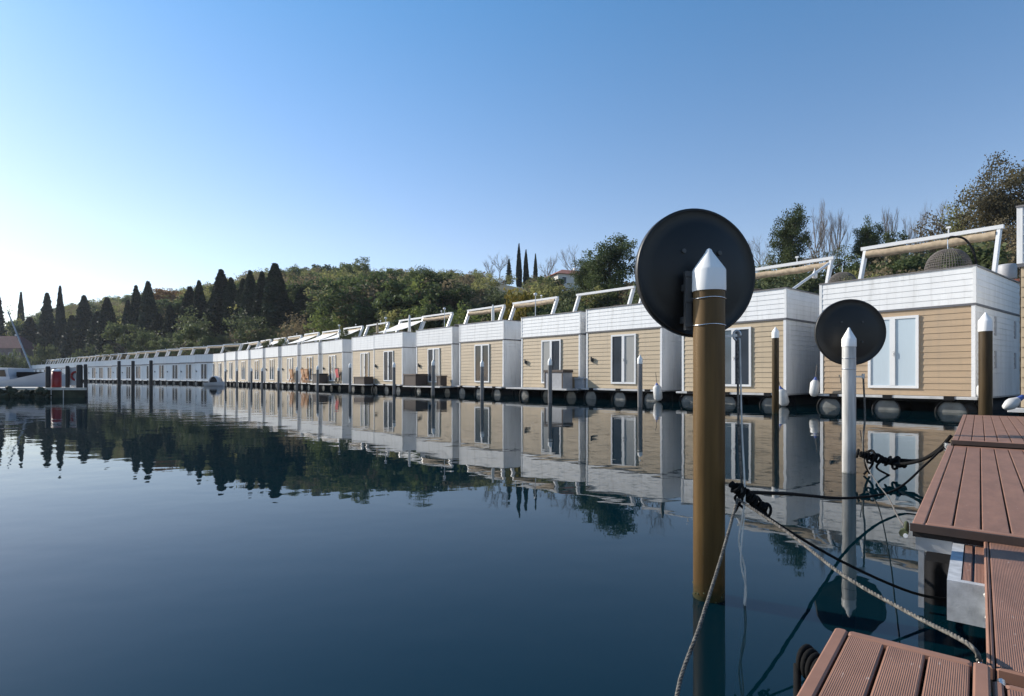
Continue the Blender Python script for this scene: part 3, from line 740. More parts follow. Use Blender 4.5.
def knot(name, c, size, r, seed, label, m=M_ropeb, tilt=(1.0, 0.0, -0.5)):
    rr = random.Random(seed); b = MB(); c = Vector(c); ax = Vector(tilt).normalized()
    s1 = ax.cross(Vector((0, 1, 0))).normalized(); s2 = ax.cross(s1)
    for k in range(22):
        o = c + ax*((k/21-0.5)*size*2.2) + s2*(rr.uniform(-0.2, 0.2)*size); R0 = size*rr.uniform(0.10, 0.34)
        tl = rr.uniform(-0.6, 0.6)
        b.tube([o + s1*(R0*math.cos(t)) + s2*(R0*math.sin(t)) + ax*(tl*R0*math.sin(t+k)) for t in np.linspace(0, 6.283, 16)], r, 7, caps=False)
    for k in range(3):
        p = c + ax*(rr.uniform(-0.6, 0.6)*size); b.tube(catmull([p, p+Vector((rr.uniform(-.5, .5), rr.uniform(-.2, .2), -0.4))*size, p+Vector((rr.uniform(-.6, .6), rr.uniform(-.2, .2), -0.9))*size], 6), r*0.9, 7)
    return tag(b.build(name, m), label, 'knot')
knot('rope_knot', KA+Vector((0.05, 0, 0.006)), 0.085, 0.0062, 4, 'big tangled black knot hanging beside the brown pole', tilt=(1, 0, -0.75))
KB = at(880, 5.75, 459)
knot('rope_knot', KB, 0.20, 0.012, 9, 'black tangled knot beside the pale grey pole above the water', tilt=(1, -0.1, -0.25))
rope('mooring_rope', [KB, at(900, 5.7, 460), at(920, 5.6, 460), at(938, 5.35, 450), at(951, 5.2, 436)], 0.016, M_ropeb, 'black rope from the tangled knot at the grey pole, upper of two to the jetty')
rope('mooring_rope', [KB, at(893, 5.7, 464), at(915, 5.5, 462), at(936, 5.3, 453), at(950, 5.18, 443)], 0.016, M_ropeb, 'black rope from the tangled knot at the grey pole, lower of two to the jetty')
rope('mooring_line', [PB+Vector((0.13, -0.03, 1.0)), PB+Vector((0.135, -0.05, 0.6)), at(863, 5.8, 440), at(864, 5.8, 462)], 0.009, M_ropeg, 'thin grey line hanging down from the hook on the pale grey pole')
rope('mooring_line', [at(860, 5.85, 430), at(864, 5.8, 452), at(868, 5.5, 468), at(878, 4.8, 484), at(888, 3.9, 497), at(897, 3.0, 515), at(904, 2.45, 526)], 0.0042, M_ropeg, 'pale line drooping from the grey pole to the near corner of the middle jetty')
b = MB(); q = at(806, 1.30, 660)
for k in range(4):
    b.tube([q + Vector((0.004*k + 0.022*math.cos(t), 0.022*math.cos(t)*0.5 - 0.012*k, 0.03*math.sin(t) - 0.004*k)) for t in np.linspace(0, 6.283, 18)], 0.0065, 7, caps=False)
b.tube(catmull([q+Vector((-0.02, 0, -0.01)), q+Vector((-0.06, -0.08, -0.10)), q+Vector((-0.12, -0.2, -0.28))], 8), 0.008, 8)
b.tube([q+Vector((-0.005, -0.03, -0.035)), q+Vector((-0.012, -0.04, -0.075))], 0.006, 6)
tag(b.build('rope_coil', M_ropeb), 'black rope coil hooked on the left edge of the nearest jetty end', 'rope coil')

# ------------------------------------------------------------------ fenders and deck things
def fender(p, label, r=0.13, h=0.5, lean=0.0):
    o = thing('fender', label, 'fender', p, 0, 'white fenders')
    b = MB(); b.lathe([(0, -h/2), (r*0.6, -h/2+0.03), (r, -h/2+0.12), (r, h/2-0.1), (r*0.55, h/2-0.01), (0.03, h/2+0.05), (0.0, h/2+0.06)], 16); b.build('body', M_fend, o)
    b = MB(); b.lathe([(r*0.56, h/2-0.012), (0.036, h/2+0.052), (0.034, h/2+0.09), (0, h/2+0.09)], 12); b.build('eye', M_blue, o)
    b = MB(); b.tube([(0, 0, h/2+0.08), (0.01, 0.02, h/2+0.5)], 0.012, 6); b.build('line', M_ropeg, o)
    o.rotation_euler = (0, lean, 0); return o
fender(local(row1[0], -2.05, -0.36, 0.62), 'white fender at the left corner of the nearest house', 0.14, 0.55, R(6))
fender(local(row1[0], 2.24, -0.36, 0.62), 'white fender at the right corner of the nearest house behind a pole', 0.12, 0.4, 0)
fender(local(row1[1], 2.07, -0.38, 0.30), 'tilted white fender at the right corner of the second house', 0.16, 0.6, R(-14))
fender(local(row1[2], 2.07, -0.38, 0.34), 'white fender at the right corner of the house left of the big mirror', 0.17, 0.65, R(-6))
fender(at(1011, 9.0, 404), 'white fender lying low at the right edge beyond the jetty', 0.085, 0.28, R(58))

def chest(h, x, y, w, d, hh, body, lid, label, name='storage_chest', cat='chest'):
    o = thing(name, label, cat, local(h, x, y, ZD+0.004), h.rotation_euler.z)
    b = MB(); b.bbox((-w/2, -d/2, 0), (w/2, d/2, hh*0.86), 0.02); b.build('body', body, o)
    b = MB(); b.bbox((-w/2-0.03, -d/2-0.03, hh*0.86+0.002), (w/2+0.03, d/2+0.03, hh), 0.02); b.build('lid', lid, o)
    for sx in (-1, 1):
        b = MB(); b.box((sx*(w/2-0.06)-0.035, -d/2-0.014, 0.01), (sx*(w/2-0.06)+0.035, -d/2-0.001, hh*0.85)); b.build('corner_rib', lid, o)
    return o
chest(row1[3], 1.15, -0.55, 1.25, 0.62, 0.86, M_grey, M_dwick, 'pale grey storage chest with dark lid on a house deck')
chest(row1[5], -1.3, -0.55, 1.5, 0.85, 0.72, M_dwick, M_dwick, 'large brown wicker chest on the deck of a house')
chest(row1[5], 1.5, -0.45, 0.45, 0.45, 0.62, M_dwick, M_dwick, 'small dark wicker stool right of a house door', 'wicker_stool', 'stool')
chest(row1[7], 0.9, -0.5, 1.7, 0.7, 0.55, M_dwick, M_dwick, 'low brown wicker box under a narrow door')
chest(row1[8], -1.35, -0.5, 1.5, 0.7, 0.8, M_dwick, M_black, 'black storage chest beside the red towel chair')
chest(row1[2], -2.35, 0.15, 0.55, 0.6, 0.5, M_grey, M_grey, 'grey plastic tub between two houses, left of the large mirror', 'plastic_tub', 'tub')
# deck platforms under chests that overhang the narrow ledge
for i in (3, 5, 7, 8):
    b = MB(); b.box((-hw-0.1, -1.0, ZD-0.075), (hw+0.1, -0.285, ZD-0.003)); b.build('front_platform', M_deck, row1[i])
def deck_chair(h, x, m, label, towel=False):
    o = thing('deck_chair', label, 'deck chair', local(h, x, -0.16, ZD+0.004), h.rotation_euler.z)
    for sx in (-1, 1):
        b = MB(); b.bar((sx*0.3, 0.11, 0), (sx*0.3, -0.08, 1.25), 0.06, 0.05); b.bar((sx*0.33, -0.11, 0), (sx*0.33, 0.1, 0.8), 0.06, 0.05); b.build('leg', m, o)
    b = MB(); b.bar((-0.3, -0.08, 1.22), (0.3, -0.08, 1.22), 0.05, 0.05); b.bar((-0.3, 0.04, 0.45), (0.3, 0.04, 0.45), 0.05, 0.05); b.build('crossbar', m, o)
    vv = []
    for j in range(7):
        t = j/6; vv += [(-0.27, -0.07+0.10*t-0.05*math.sin(math.pi*t), 1.24-0.8*t), (0.27, -0.07+0.10*t-0.05*math.sin(math.pi*t), 1.24-0.8*t)]
    b = MB(); b.add(vv, [(2*j, 2*j+1, 2*j+3, 2*j+2) for j in range(6)]); sl_ = b.build('sling', M_pink if towel else m, o)
    return o
deck_chair(row1[8], 1.35, M_dwick, 'dark deck chair with a red towel on a distant house deck', True)
deck_chair(row1[10], 0.9, M_orange, 'orange wooden deck chair alone on a far deck, left of the orange pair')
deck_chair(row1[9], -1.2, M_orange, 'orange wooden deck chair, left one of the far pair')
deck_chair(row1[9], -0.3, M_orange, 'orange wooden deck chair, right one of the far pair')

def egg_chair(h, x, y, label, s=1.0, arch=1):
    o = thing('hanging_egg_chair', label, 'egg chair', local(h, x, y, ZW+0.055), h.rotation_euler.z)
    b = MB(); nA, nT = 26, 22
    def P(u, v):                                       # egg surface, open towards +y
        th = u*math.pi; ph = v
        r = 0.62*s*math.sin(th)**0.8; return Vector((r*math.cos(ph), r*math.sin(ph)*0.85, 1.15*s - 0.72*s*math.cos(math.pi-th)*-1.0))
    for i in range(1, nA):
        b.tube([P(i/nA, v) for v in np.linspace(R(125), R(415), nT)], 0.010*s, 5, caps=False)
    for v in np.linspace(R(125), R(415), 44): b.tube([P(u, v) for u in np.linspace(0.04, 0.96, 16)], 0.010*s, 5, caps=False)
    b.build('basket', M_wick, o)
    b = MB(); pts = [(arch*0.62*s, 0.3, 0.0), (arch*0.66*s, 0.3, 0.8*s), (arch*0.62*s, 0.25, 1.6*s), (arch*0.42*s, 0.12, 2.12*s), (0.12*s*arch, 0.0, 2.25*s), (0, 0, 2.2*s)]
    b.tube(catmull(pts, 8), 0.032*s, 8); b.tube([(0.62*s*math.cos(t), 0.62*s*math.sin(t), 0.03) for t in np.linspace(0, 6.283, 24)], 0.03, 6, caps=False)
    b.bar((arch*0.62*s, 0.3, 0.03), (0.2*arch*s, 0.1, 0.03), 0.05, 0.05); b.build('stand', M_black, o)
    b = MB(); b.tube([(0, 0, 2.2*s), (0, 0, 1.86*s)], 0.012, 6); b.build('chain', M_steel, o)
    return o
egg_chair(row1[0], 1.0, 1.5, 'grey wicker egg chair hanging on the nearest roof, right of the pair', 0.95, 1)
egg_chair(row1[0], -1.66, 0.75, 'grey wicker egg chair at the left end of the nearest roof', 0.74, -1)

# red-brown timber stair screen between the two right-hand houses
o = thing('timber_stair', 'red brown timber stair with slatted rail beside the nearest house', 'stair', at(1007, 20.0, z=0.0), R(-50))
b = MB()
for sx in (-0.55, 0.55): b.box((sx-0.05, -0.05, -1.0), (sx+0.05, 0.05, 4.45))
b.build('newel_post', M_rust, o)
b = MB()
for k in range(6): b.box((-0.5+0.18*k, -0.02, 3.35), (-0.42+0.18*k, 0.02, 4.3))
b.box((-0.5, -0.03, 4.302), (0.5, 0.03, 4.4)); b.box((-0.5, -0.03, 3.25), (0.5, 0.03, 3.348)); b.build('slatted_rail', M_rust, o)
b = MB()
for k in range(10): b.box((-0.5, 0.3+0.25*k, 3.0-0.25*k), (0.5, 0.58+0.25*k, 3.04-0.25*k))
for sx in (-0.5, 0.5): b.bar((sx, 0.3, 3.0), (sx, 2.8, 0.5), 0.05, 0.2)
b.build('tread', M_rust, o)
b = MB(); b.lathe([(0, 0), (0.28, 0), (0.3, 0.05), (0.3, 0.5), (0.26, 0.58), (0, 0.62)], 18)
o = thing('water_tank', 'pale round water tank above the red brown stair', 'tank', at(1007, 22.0, z=4.75)); b.build('body', M_grey, o)
b = MB(); b.box((-0.32, -0.32, -4.6), (-0.26, -0.26, -0.003)); b.box((0.26, -0.32, -4.6), (0.32, -0.26, -0.003)); b.box((-0.03, 0.26, -4.6), (0.03, 0.32, -0.003)); b.build('stand', M_rust, o)

# ------------------------------------------------------------------ quay, boats at the left
q0 = at(86, 27.0, z=0)
o = thing('quay', 'low concrete quay with mossy dark side at the left edge', 'quay', (q0.x, 27.0, 0))
def prism(b, poly, z0, z1):
    n = len(poly); vv = [(x, y, z0) for x, y in poly] + [(x, y, z1) for x, y in poly]
    b.add(vv, [tuple(range(n-1, -1, -1)), tuple(range(n, 2*n))] + [(i, (i+1) % n, n+(i+1) % n, n+i) for i in range(n)])
b = MB(); prism(b, [(-22, 0), (0, 0), (-0.15, 0.25), (-1.9, 2.4), (-22, 2.4)], 0.36, 0.47); b.build('slab', M_concrete, o)
b = MB(); prism(b, [(-21.9, 0.08), (-0.12, 0.08), (-0.25, 0.25), (-1.95, 2.3), (-21.9, 2.3)], -2.5, 0.358); b.build('side', M_moss, o)
b = MB()
for k in range(70):
    x = -random.uniform(1.6, 5.5); z = random.uniform(0.0, 0.42); s = random.uniform(0.08, 0.2)
    b.lathe([(s, -s*0.5), (s*1.1, 0), (s*0.6, s*0.5), (0, s*0.6)], 6, Matrix.Translation((x, random.uniform(-0.15, 0.02), z)) @ Matrix.Rotation(random.uniform(0, 6), 4, 'Z') @ Matrix.Rotation(random.uniform(0, 2), 4, 'X'), False)
b.build('weed_fringe', M_moss, o)
b = MB()
for x in (-1.63, -1.05): b.tube([(x, -0.03, -0.6), (x, -0.03, 0.5)], 0.018, 6)
b.build('ladder_rail', M_metal, o)
ZQ = 0.474
def on_quay(px, dy, z=ZQ): p = at(px, 27.0+dy, z=z); return p
o = thing('fire_cabinet', 'red cylindrical fire point cabinet with pale top on the quay', 'fire cabinet', on_quay(56.5, 0.7))
b = MB(); b.lathe([(0, 0), (0.19, 0), (0.2, 0.02), (0.2, 0.78), (0.0, 0.78)], 18); b.build('body', M_red, o)
b = MB(); b.lathe([(0.205, 0.782), (0.205, 0.82), (0.14, 0.87), (0, 0.88)], 18); b.build('lid', M_trim, o)
b = MB(); b.tube([(-0.2, -0.05, 0.42), (-0.3, -0.08, 0.44), (-0.32, -0.08, 0.36), (-0.27, -0.08, 0.30)], 0.035, 7); b.build('nozzle', M_trim, o)
o = thing('lifebuoy_stand', 'pale board with a red and white lifebuoy near the end of the quay', 'lifebuoy stand', on_quay(76, 0.9))
b = MB(); b.box((-0.32, 0.0, 0.12), (0.28, 0.04, 0.95)); b.tube([(-0.1, 0.06, 0), (-0.1, 0.06, 0.95)], 0.03, 7); b.build('board', M_boat, o)
for k in range(4):
    b = MB(); b.tube([(0.02+0.2*math.cos(t), -0.05, 0.56+0.2*math.sin(t)) for t in np.linspace(k*1.571, k*1.571+(1.5 if k != 3 else 0.9), 8)], 0.05, 8); b.build('buoy_segment', M_red if k != 3 else M_trim, o)
def qpile(px, dy, top, r, label):
    b = MB(); b.tube([(0, 0, -0.0), (0, 0, top-0.06), (0, 0, top)], [r, r, r*0.75], 14); o = b.build('mooring_pile', M_pdark); o.location = on_quay(px, dy)
    return tag(o, label, 'mooring pile', 'dark timber piles')
qpile(48, 0.35, 1.02, 0.10, 'dark post on the quay between the boats and the red cabinet')
qpile(67.5, 0.8, 1.05, 0.085, 'dark post on the quay between red cabinet and lifebuoy board')
qpile(79.5, 0.5, 1.1, 0.13, 'thick dark post on the quay right of the lifebuoy board')
qpile(55, 2.1, 0.95, 0.05, 'slim dark post behind the red cabinet on the quay')

def hull(b, L, Bm, H, bowrise=0.35, flip=1):
    """boat hull along local x, bow at +x"""
    n, m = 14, 7; vv, ff = [], []
    for i in range(n+1):
        t = i/n; w = Bm/2*min(1, (0.82+0.35*t))*(1-max(0, (t-0.45)/0.55)**2.2); zt = H*(1+bowrise*t*t)
        for j in range(m):
            s = j/(m-1)*2-1; a = abs(s)
            y = math.copysign(w*min(1, a**0.55), s) if a > 0 else 0; z = -0.15 + (zt+0.15)*a**1.7
            vv.append((t*L-L/2 + 0.25*t*a*H, y*flip, z))
    for i in range(n):
        for j in range(m-1): ff.append((i*m+j, i*m+j+1, (i+1)*m+j+1, (i+1)*m+j))
    b.add(vv, ff, True)
    for i in range(n): b.add([vv[i*m], vv[(i+1)*m], vv[(i+1)*m+m-1], vv[i*m+m-1]], [(0,1,2,3)])
    b.add([vv[j] for j in range(m)], [tuple(range(m-1, -1, -1))])
p = at(3, 31, z=0)
o = thing('cabin_boat', 'white cabin boat with dark window moored behind the quay', 'boat', (p.x-0.3, 31, 0), R(176))
b = MB(); hull(b, 4.4, 2.0, 0.62); b.build('hull', M_boat, o)
b = MB(); prof = [(-1.5, 0.66), (-1.35, 1.45), (0.75, 1.5), (1.15, 1.38), (1.7, 0.72)]
vv = [(x, -0.75, z) for x, z in prof] + [(x, 0.75, z) for x, z in prof]; k = len(prof)
b.add(vv, [tuple(range(k)), tuple(range(2*k-1, k-1, -1))] + [(i, i+k, (i+1) % k+k, (i+1) % k) for i in range(k)]); cb_ = b.build('cabin', M_boat, o)
b = MB()
for sy in (-0.765, 0.765):
    b.add([(-0.1, sy, 0.92), (1.2, sy, 0.86), (0.95, sy, 1.33), (-0.2, sy, 1.36)], [(0,1,2,3)]); b.add([(-1.3, sy, 0.92), (-0.35, sy, 0.95), (-0.4, sy, 1.33), (-1.2, sy, 1.36)], [(0,1,2,3)])
b.build('window', M_glass, cb_)
b = MB(); b.tube([(1.45, -0.6, 0.7), (1.5, -0.6, 1.15), (2.5, -0.2, 1.2), (2.6, 0, 1.15)], 0.02, 6); b.tube([(2.0, -0.4, 0.75), (2.0, -0.4, 1.17)], 0.02, 6); b.build('rail', M_steel, o)
b = MB(); b.box((-2.4, -0.6, 0.65), (-1.7, 0.6, 1.25)); b.build('canopy', M_under, o)
p = at(22, 30.0, z=0)
o = thing('open_boat', 'white open boat with high raised bow moored left of the red cabinet', 'boat', (p.x-0.55, 30.0, 0), R(8))
b = MB(); hull(b, 3.6, 1.4, 0.62, 1.15); b.build('hull', M_boat, o)
b = MB(); b.box((-0.5, -0.3, 0.55), (0.1, 0.3, 1.0)); b.build('console', M_boat, o)
b = MB(); b.tube([(-1.0, -0.5, 0.6), (-1.0, -0.5, 1.35), (-1.0, 0.5, 1.35), (-1.0, 0.5, 0.6)], 0.03, 6); b.build('roll_bar', M_steel, o)
a_, c_ = at(29.5, 45, 357), at(8, 47, 312)
o = thing('sailing_boat', 'grey sailing boat with slanting lowered mast behind the white boats', 'boat', (a_.x, 45, 0), 0)
b = MB(); hull(b, 6.0, 2.0, 0.9); b.build('hull', M_boat, o)
b = MB(); b.tube([(0.5, 0, 0.7), (c_.x-a_.x, 2.0, c_.z)], [0.07, 0.05], 8); b.build('mast', M_grey, o)
# small hooded dinghy at the bend
p = at(215.5, 62, z=0)
o = thing('hooded_dinghy', 'small dinghy with white arched hood at the bend of the rows', 'dinghy', (p.x, 62, 0), R(-20))
b = MB(); hull(b, 2.6, 1.1, 0.35); b.build('hull', M_boat, o)
b = MB(); vv = []
for i, x in enumerate((-0.35, 0.35)):
    for j in range(13):
        t = math.pi*j/12; vv.append((0.62*math.cos(t)*1.0, x, 0.3+0.72*math.sin(t)))
b.add(vv, [(j, j+1, 14+j, 13+j) for j in range(12)], True); hd = b.build('hood', M_boat, o)
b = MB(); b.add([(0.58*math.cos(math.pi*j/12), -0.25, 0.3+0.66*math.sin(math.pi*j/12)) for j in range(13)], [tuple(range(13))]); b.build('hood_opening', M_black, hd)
sdm = hd.modifiers.new('shell', 'SOLIDIFY'); sdm.thickness = 0.05

# ------------------------------------------------------------------ hillside buildings
def villa(px, D, ytop, w, d, wall_h, label, rz=0.2, roof_h=1.6, mw=M_stone, mr=M_tile):
    p = at(px, D, z=0); ztop = EYE+(HOR-ytop)/F_PX*D; zb = ztop-roof_h-wall_h
    o = thing('villa', label, 'house', (p.x, D, zb), rz)
    b = MB(); b.box((-w/2, -d/2, -6), (w/2, d/2, wall_h)); b.build('wall', mw, o)
    b = MB(); e = 0.5
    vv = [(-w/2-e,-d/2-e,wall_h+0.003),(w/2+e,-d/2-e,wall_h+0.003),(w/2+e,d/2+e,wall_h+0.003),(-w/2-e,d/2+e,wall_h+0.003),(-w/2+d/2*0.7,0,wall_h+roof_h),(w/2-d/2*0.7,0,wall_h+roof_h)]
    b.add(vv, [(0,1,5,4),(1,2,5),(2,3,4,5),(3,0,4),(3,2,1,0)]); rf = b.build('roof', mr, o)
    b = MB(); b.box((w*0.2, 0.3, wall_h+roof_h*0.4), (w*0.2+0.6, 0.9, wall_h+roof_h+0.6)); b.build('chimney', M_stone, rf)
    for fl in range(2):
        for k in range(3):
            x = -w/2 + w*(k+0.5)/3; z0 = 0.9+fl*2.8
            if z0+1.2 > wall_h: continue
            f = MB(); f.box((x-0.55, -d/2-0.08, z0-0.06), (x+0.55, -d/2-0.002, z0+1.36)); fo = f.build('window', M_trim, o)
            f = MB(); f.box((x-0.45, -d/2-0.1, z0+0.04), (x+0.45, -d/2-0.082, z0+1.26)); f.build('pane', M_glass, fo)
    return o
villa(568, 118, 270, 8.0, 7.5, 5.6, 'white villa with red roof among trees on the hill', 0.35)
villa(2, 176, 336, 17, 9, 3.6, 'low building with dull red roof at the left edge behind the boats', 0.1, 4.0, M_dullwall, M_dulltile)

# ------------------------------------------------------------------ trees
def rand_quads(cent, size, up=0.0, asp=1.0):
    n = len(cent); a = rng.normal(size=(n, 3)); a[:, 2] += up; a /= np.linalg.norm(a, axis=1, keepdims=True)
    r = rng.normal(size=(n, 3)); u = np.cross(a, r); u /= np.linalg.norm(u, axis=1, keepdims=True); w = np.cross(a, u)
    s = (size*rng.uniform(0.6, 1.4, n))[:, None]
    u = u*s; w = w*s*asp
    return np.stack([cent-u-w*0.4, cent+u*0.2-w, cent+u+w*0.4, cent-u*0.2+w], 1)     # n,4,3
def quads_to_mesh(name, Q, m, matidx=None, mats=None):
    n = len(Q); me = bpy.data.meshes.new(name)
    me.vertices.add(n*4); me.vertices.foreach_set('co', Q.reshape(-1).astype(np.float32))
    me.loops.add(n*4); me.loops.foreach_set('vertex_index', np.arange(n*4, dtype=np.int32))
    me.polygons.add(n); me.polygons.foreach_set('loop_start', np.arange(0, n*4, 4, dtype=np.int32))
    try: me.polygons.foreach_set('loop_total', np.full(n, 4, dtype=np.int32))
    except Exception: pass
    for mm in (mats or [m]): me.materials.append(mm)
    if matidx is not None: me.polygons.foreach_set('material_index', matidx.astype(np.int32))
    me.update(calc_edges=True); me.validate(); return me
def clumps(n, k, fx, spread, squash=0.7):
    c = np.array([fx() for _ in range(n)]); p = np.repeat(c, k, 0) + np.clip(rng.normal(size=(n*k, 3)), -1.7, 1.7)*np.array((spread, spread, spread*squash))
    return p
def ell(c, r, shell=0.5):
    def f():
        while True:
            v = rng.normal(size=3); v /= np.linalg.norm(v); t = rng.uniform(shell, 1.0)
            return np.array(c) + v*np.array(r)*t
    return f
# unit-height crowns (z 0..1), half width given; returned as quads
def Q_cypress(n=5600, w=0.115, irr=0.0):
    t = rng.uniform(0.03, 1, n)**0.9
    prof = np.interp(t, [0, 0.08, 0.3, 0.6, 0.85, 1.0], [0.6, 0.9, 0.95, 0.72, 0.36, 0.02])*w
    ph = rng.uniform(0, 6.283, n)
    lob = 1+0.10*np.sin(3*ph+4*t+rng.uniform(0,6))+0.08*np.sin(5*ph-9*t+1)
    r = prof*lob*np.sqrt(rng.uniform(0.35, 1.05, n))
    c = np.stack([r*np.cos(ph), r*np.sin(ph), t], 1)
    return rand_quads(c, 0.020, asp=0.7)
def Q_broad(n=46, k=70, cz=0.62, rx=0.36, rz=0.36, spread=0.055, size=0.016, shell=0.35):
    return rand_quads(clumps(n, k, ell((0, 0, cz), (rx, rx, rz), shell), spread), size)
def Q_umbrella(n=42, k=70):
    base = [np.array((rng.uniform(-.3, .3), rng.uniform(-.3, .3), rng.uniform(0.55, 0.9))) for _ in range(9)]
    def f():
        b = base[rng.integers(len(base))]; v = rng.normal(size=3)*np.array((0.09, 0.09, 0.03)); return b+v
    return rand_quads(clumps(n, k, f, 0.045, 0.5), 0.016, 0.4)
def Q_conifer(n=3000, w=0.2):
    t = rng.uniform(0.08, 1, n); tier = 1-((t*11) % 1.0)*0.42
    r = w*(1.02-t)**0.8*tier*np.sqrt(rng.uniform(0.2, 1, n)); ph = rng.uniform(0, 6.283, n); r = r*(1+0.25*np.sin(4*ph+6*np.floor(t*11)))
    return rand_quads(np.stack([r*np.cos(ph), r*np.sin(ph), t-0.25*r], 1), 0.017, 0.5)
def Q_sparse(n=60, k=26): return rand_quads(clumps(n, k, ell((0, 0, 0.6), (0.34, 0.34, 0.38), 0.3), 0.05), 0.0125)
def Q_bush(n=40, k=60): 
    q = clumps(n, k, ell((0, 0, 0.45), (0.75, 0.75, 0.5), 0.35), 0.10, 0.7); q[:, 2] = np.abs(q[:, 2]); return rand_quads(q, 0.035)
def branches(b, levels, L0, r0, rr, spread, lean=0.35, up=0.35, trunk=0.35, first=7, kids=(3, 4)):
    """recursive limbs, total height about 1"""
    def grow(p, d, L, r, lv):
        q = p; pts = [p]; rad = [r]; n = 4
        for i in range(n):
            d = (d + Vector((rr.uniform(-1, 1), rr.uniform(-1, 1), rr.uniform(-0.4, 1)))*0.13 + Vector((0, 0, up*0.1))).normalized()
            q = q + d*(L/n); pts.append(q); rad.append(r*(1-0.6*(i+1)/n))
        b.tube(pts, rad, 5 if lv > 1 else 3, caps=False)
        if lv <= 0: return
        for k in range(rr.randint(*kids)):
            t = rr.uniform(0.35, 1.0); i = min(n-1, int(t*n)); o = pts[i].lerp(pts[i+1], t*n-i)
            dd = (d + Vector((rr.uniform(-1, 1), rr.uniform(-1, 1), rr.uniform(-0.2, 0.7)))*spread).normalized()
            grow(o, dd, L*rr.uniform(0.5, 0.72), r*0.5, lv-1)
    grow(Vector((0, 0, 0)), Vector((0, 0, 1)), trunk+0.25, r0, 0)
    for k in range(first):
        z = trunk*rr.uniform(0.6, 1.5); a = k*6.283/first + rr.uniform(-0.4, 0.4)
        grow(Vector((0, 0, z)), Vector((math.cos(a)*spread, math.sin(a)*spread, 0.75)).normalized(), L0*rr.uniform(0.75, 1.1), r0*0.55, levels)
def trunk_mesh(h=0.7, r=0.018, limbs=6, seed=1):
    rr = random.Random(seed); b = MB(); pts = [(0, 0, -0.12)]; x = y = 0
    for i in range(1, 7): x += rr.uniform(-.012, .012); y += rr.uniform(-.012, .012); pts.append((x, y, h*i/6))
    b.tube(pts, [r*1.3, r*1.05, r*.95, r*.85, r*.7, r*.55, r*.3], 7)
    for k in range(limbs):
        z = h*rr.uniform(0.4, 0.95); a = rr.uniform(0, 6.28); l = rr.uniform(0.12, 0.25)
        b.tube([(0, 0, z), (l*.5*math.cos(a), l*.5*math.sin(a), z+l*.45), (l*math.cos(a), l*math.sin(a), z+l*.7)], [r*.45, r*.3, r*.12], 5)
    return b.mesh('trunk', M_bark)
LM['oldpine'] = leaf_mat('old_pine_leaf', (0.062, 0.054, 0.030), (0.165, 0.140, 0.075), 0.45)
PROT = {}
for k, fn, lm, nv in (('cypress', Q_cypress, 'cypress', 3), ('conifer', Q_conifer, 'cypress', 2), ('pine', Q_broad, 'pine', 3), ('umbrella', Q_umbrella, 'olive', 2),
                      ('decid', Q_sparse, 'decid', 3), ('brown', Q_sparse, 'brown', 2), ('ochre', Q_broad, 'ochre', 1), ('lime', Q_broad, 'lime', 2),
                      ('bush', Q_bush, 'olive', 2), ('yellow', Q_bush, 'yellow', 1), ('dense', lambda: Q_broad(120, 130, 0.56, 0.34, 0.42, 0.045, 0.0085, 0.3), 'pine', 2), ('olddense', lambda: Q_broad(150, 130, 0.52, 0.36, 0.46, 0.05, 0.0075, 0.2), 'oldpine', 1)):
    PROT[k] = [(fn(), LM[lm]) for _ in range(nv)]
TRUNKS = [trunk_mesh(0.7, 0.02, 7, s) for s in range(3)]
TRUNK_S = trunk_mesh(0.5, 0.012, 0, 5)
CROWN = {k: [quads_to_mesh('crown', q, m) for q, m in v] for k, v in PROT.items()}
BARE = []
for s in range(4):
    b = MB(); rr = random.Random(40+s); tall = s < 2
    branches(b, 3, 0.42 if tall else 0.38, 0.016, rr, 0.38 if tall else 0.75, up=0.9 if tall else 0.3, trunk=0.42, first=9, kids=(3, 5))
    me = b.mesh('branches', M_twig); z = np.array([v[2] for v in b.v]).max(); BARE.append((me, z))
tcount = {}
def tree(kind, px, D, ytop, width_px, label, group, name=None, cat='tree', zbase=None, rz=None, var=None):
    """tree standing on the terrain; crown reaches the measured height, width in photo pixels at that distance"""
    p = at(px, D, z=0); g = hz(p.x, p.y) if zbase is None else zbase
    ztop = EYE + (HOR-ytop)/F_PX*D; h = max(1.5, ztop-g); wm = width_px/F_PX*D
    i = tcount.get(kind, 0); tcount[kind] = i+1
    o = thing(name or 'tree', label, cat, (p.x, p.y, g), random.uniform(0, 6.28) if rz is None else rz, group)
    if kind in ('bare_tall', 'bare'):
        me, z = BARE[(i % 2) + (0 if kind == 'bare_tall' else 2)]
        c = bpy.data.objects.new('branches', me); C.objects.link(c); c.parent = o; s = h/z
        c.scale = (wm/0.9 if kind == 'bare' else wm/0.5, wm/0.9 if kind == 'bare' else wm/0.5, s)
        return o
    lst = CROWN[kind]; me = lst[(i if var is None else var) % len(lst)]
    hw0 = {'cypress': 0.115, 'conifer': 0.2, 'bush': 0.8, 'yellow': 0.8}.get(kind, 0.38)
    c = bpy.data.objects.new('crown', me); C.objects.link(c); c.parent = o; c.scale = (wm/2/hw0, wm/2/hw0, h)
    t = bpy.data.objects.new('trunk', TRUNK_S if kind in ('cypress', 'conifer', 'bush', 'yellow') else TRUNKS[i % 3]); C.objects.link(t); t.parent = o
    t.scale = (h*0.9, h*0.9, h)
    return o
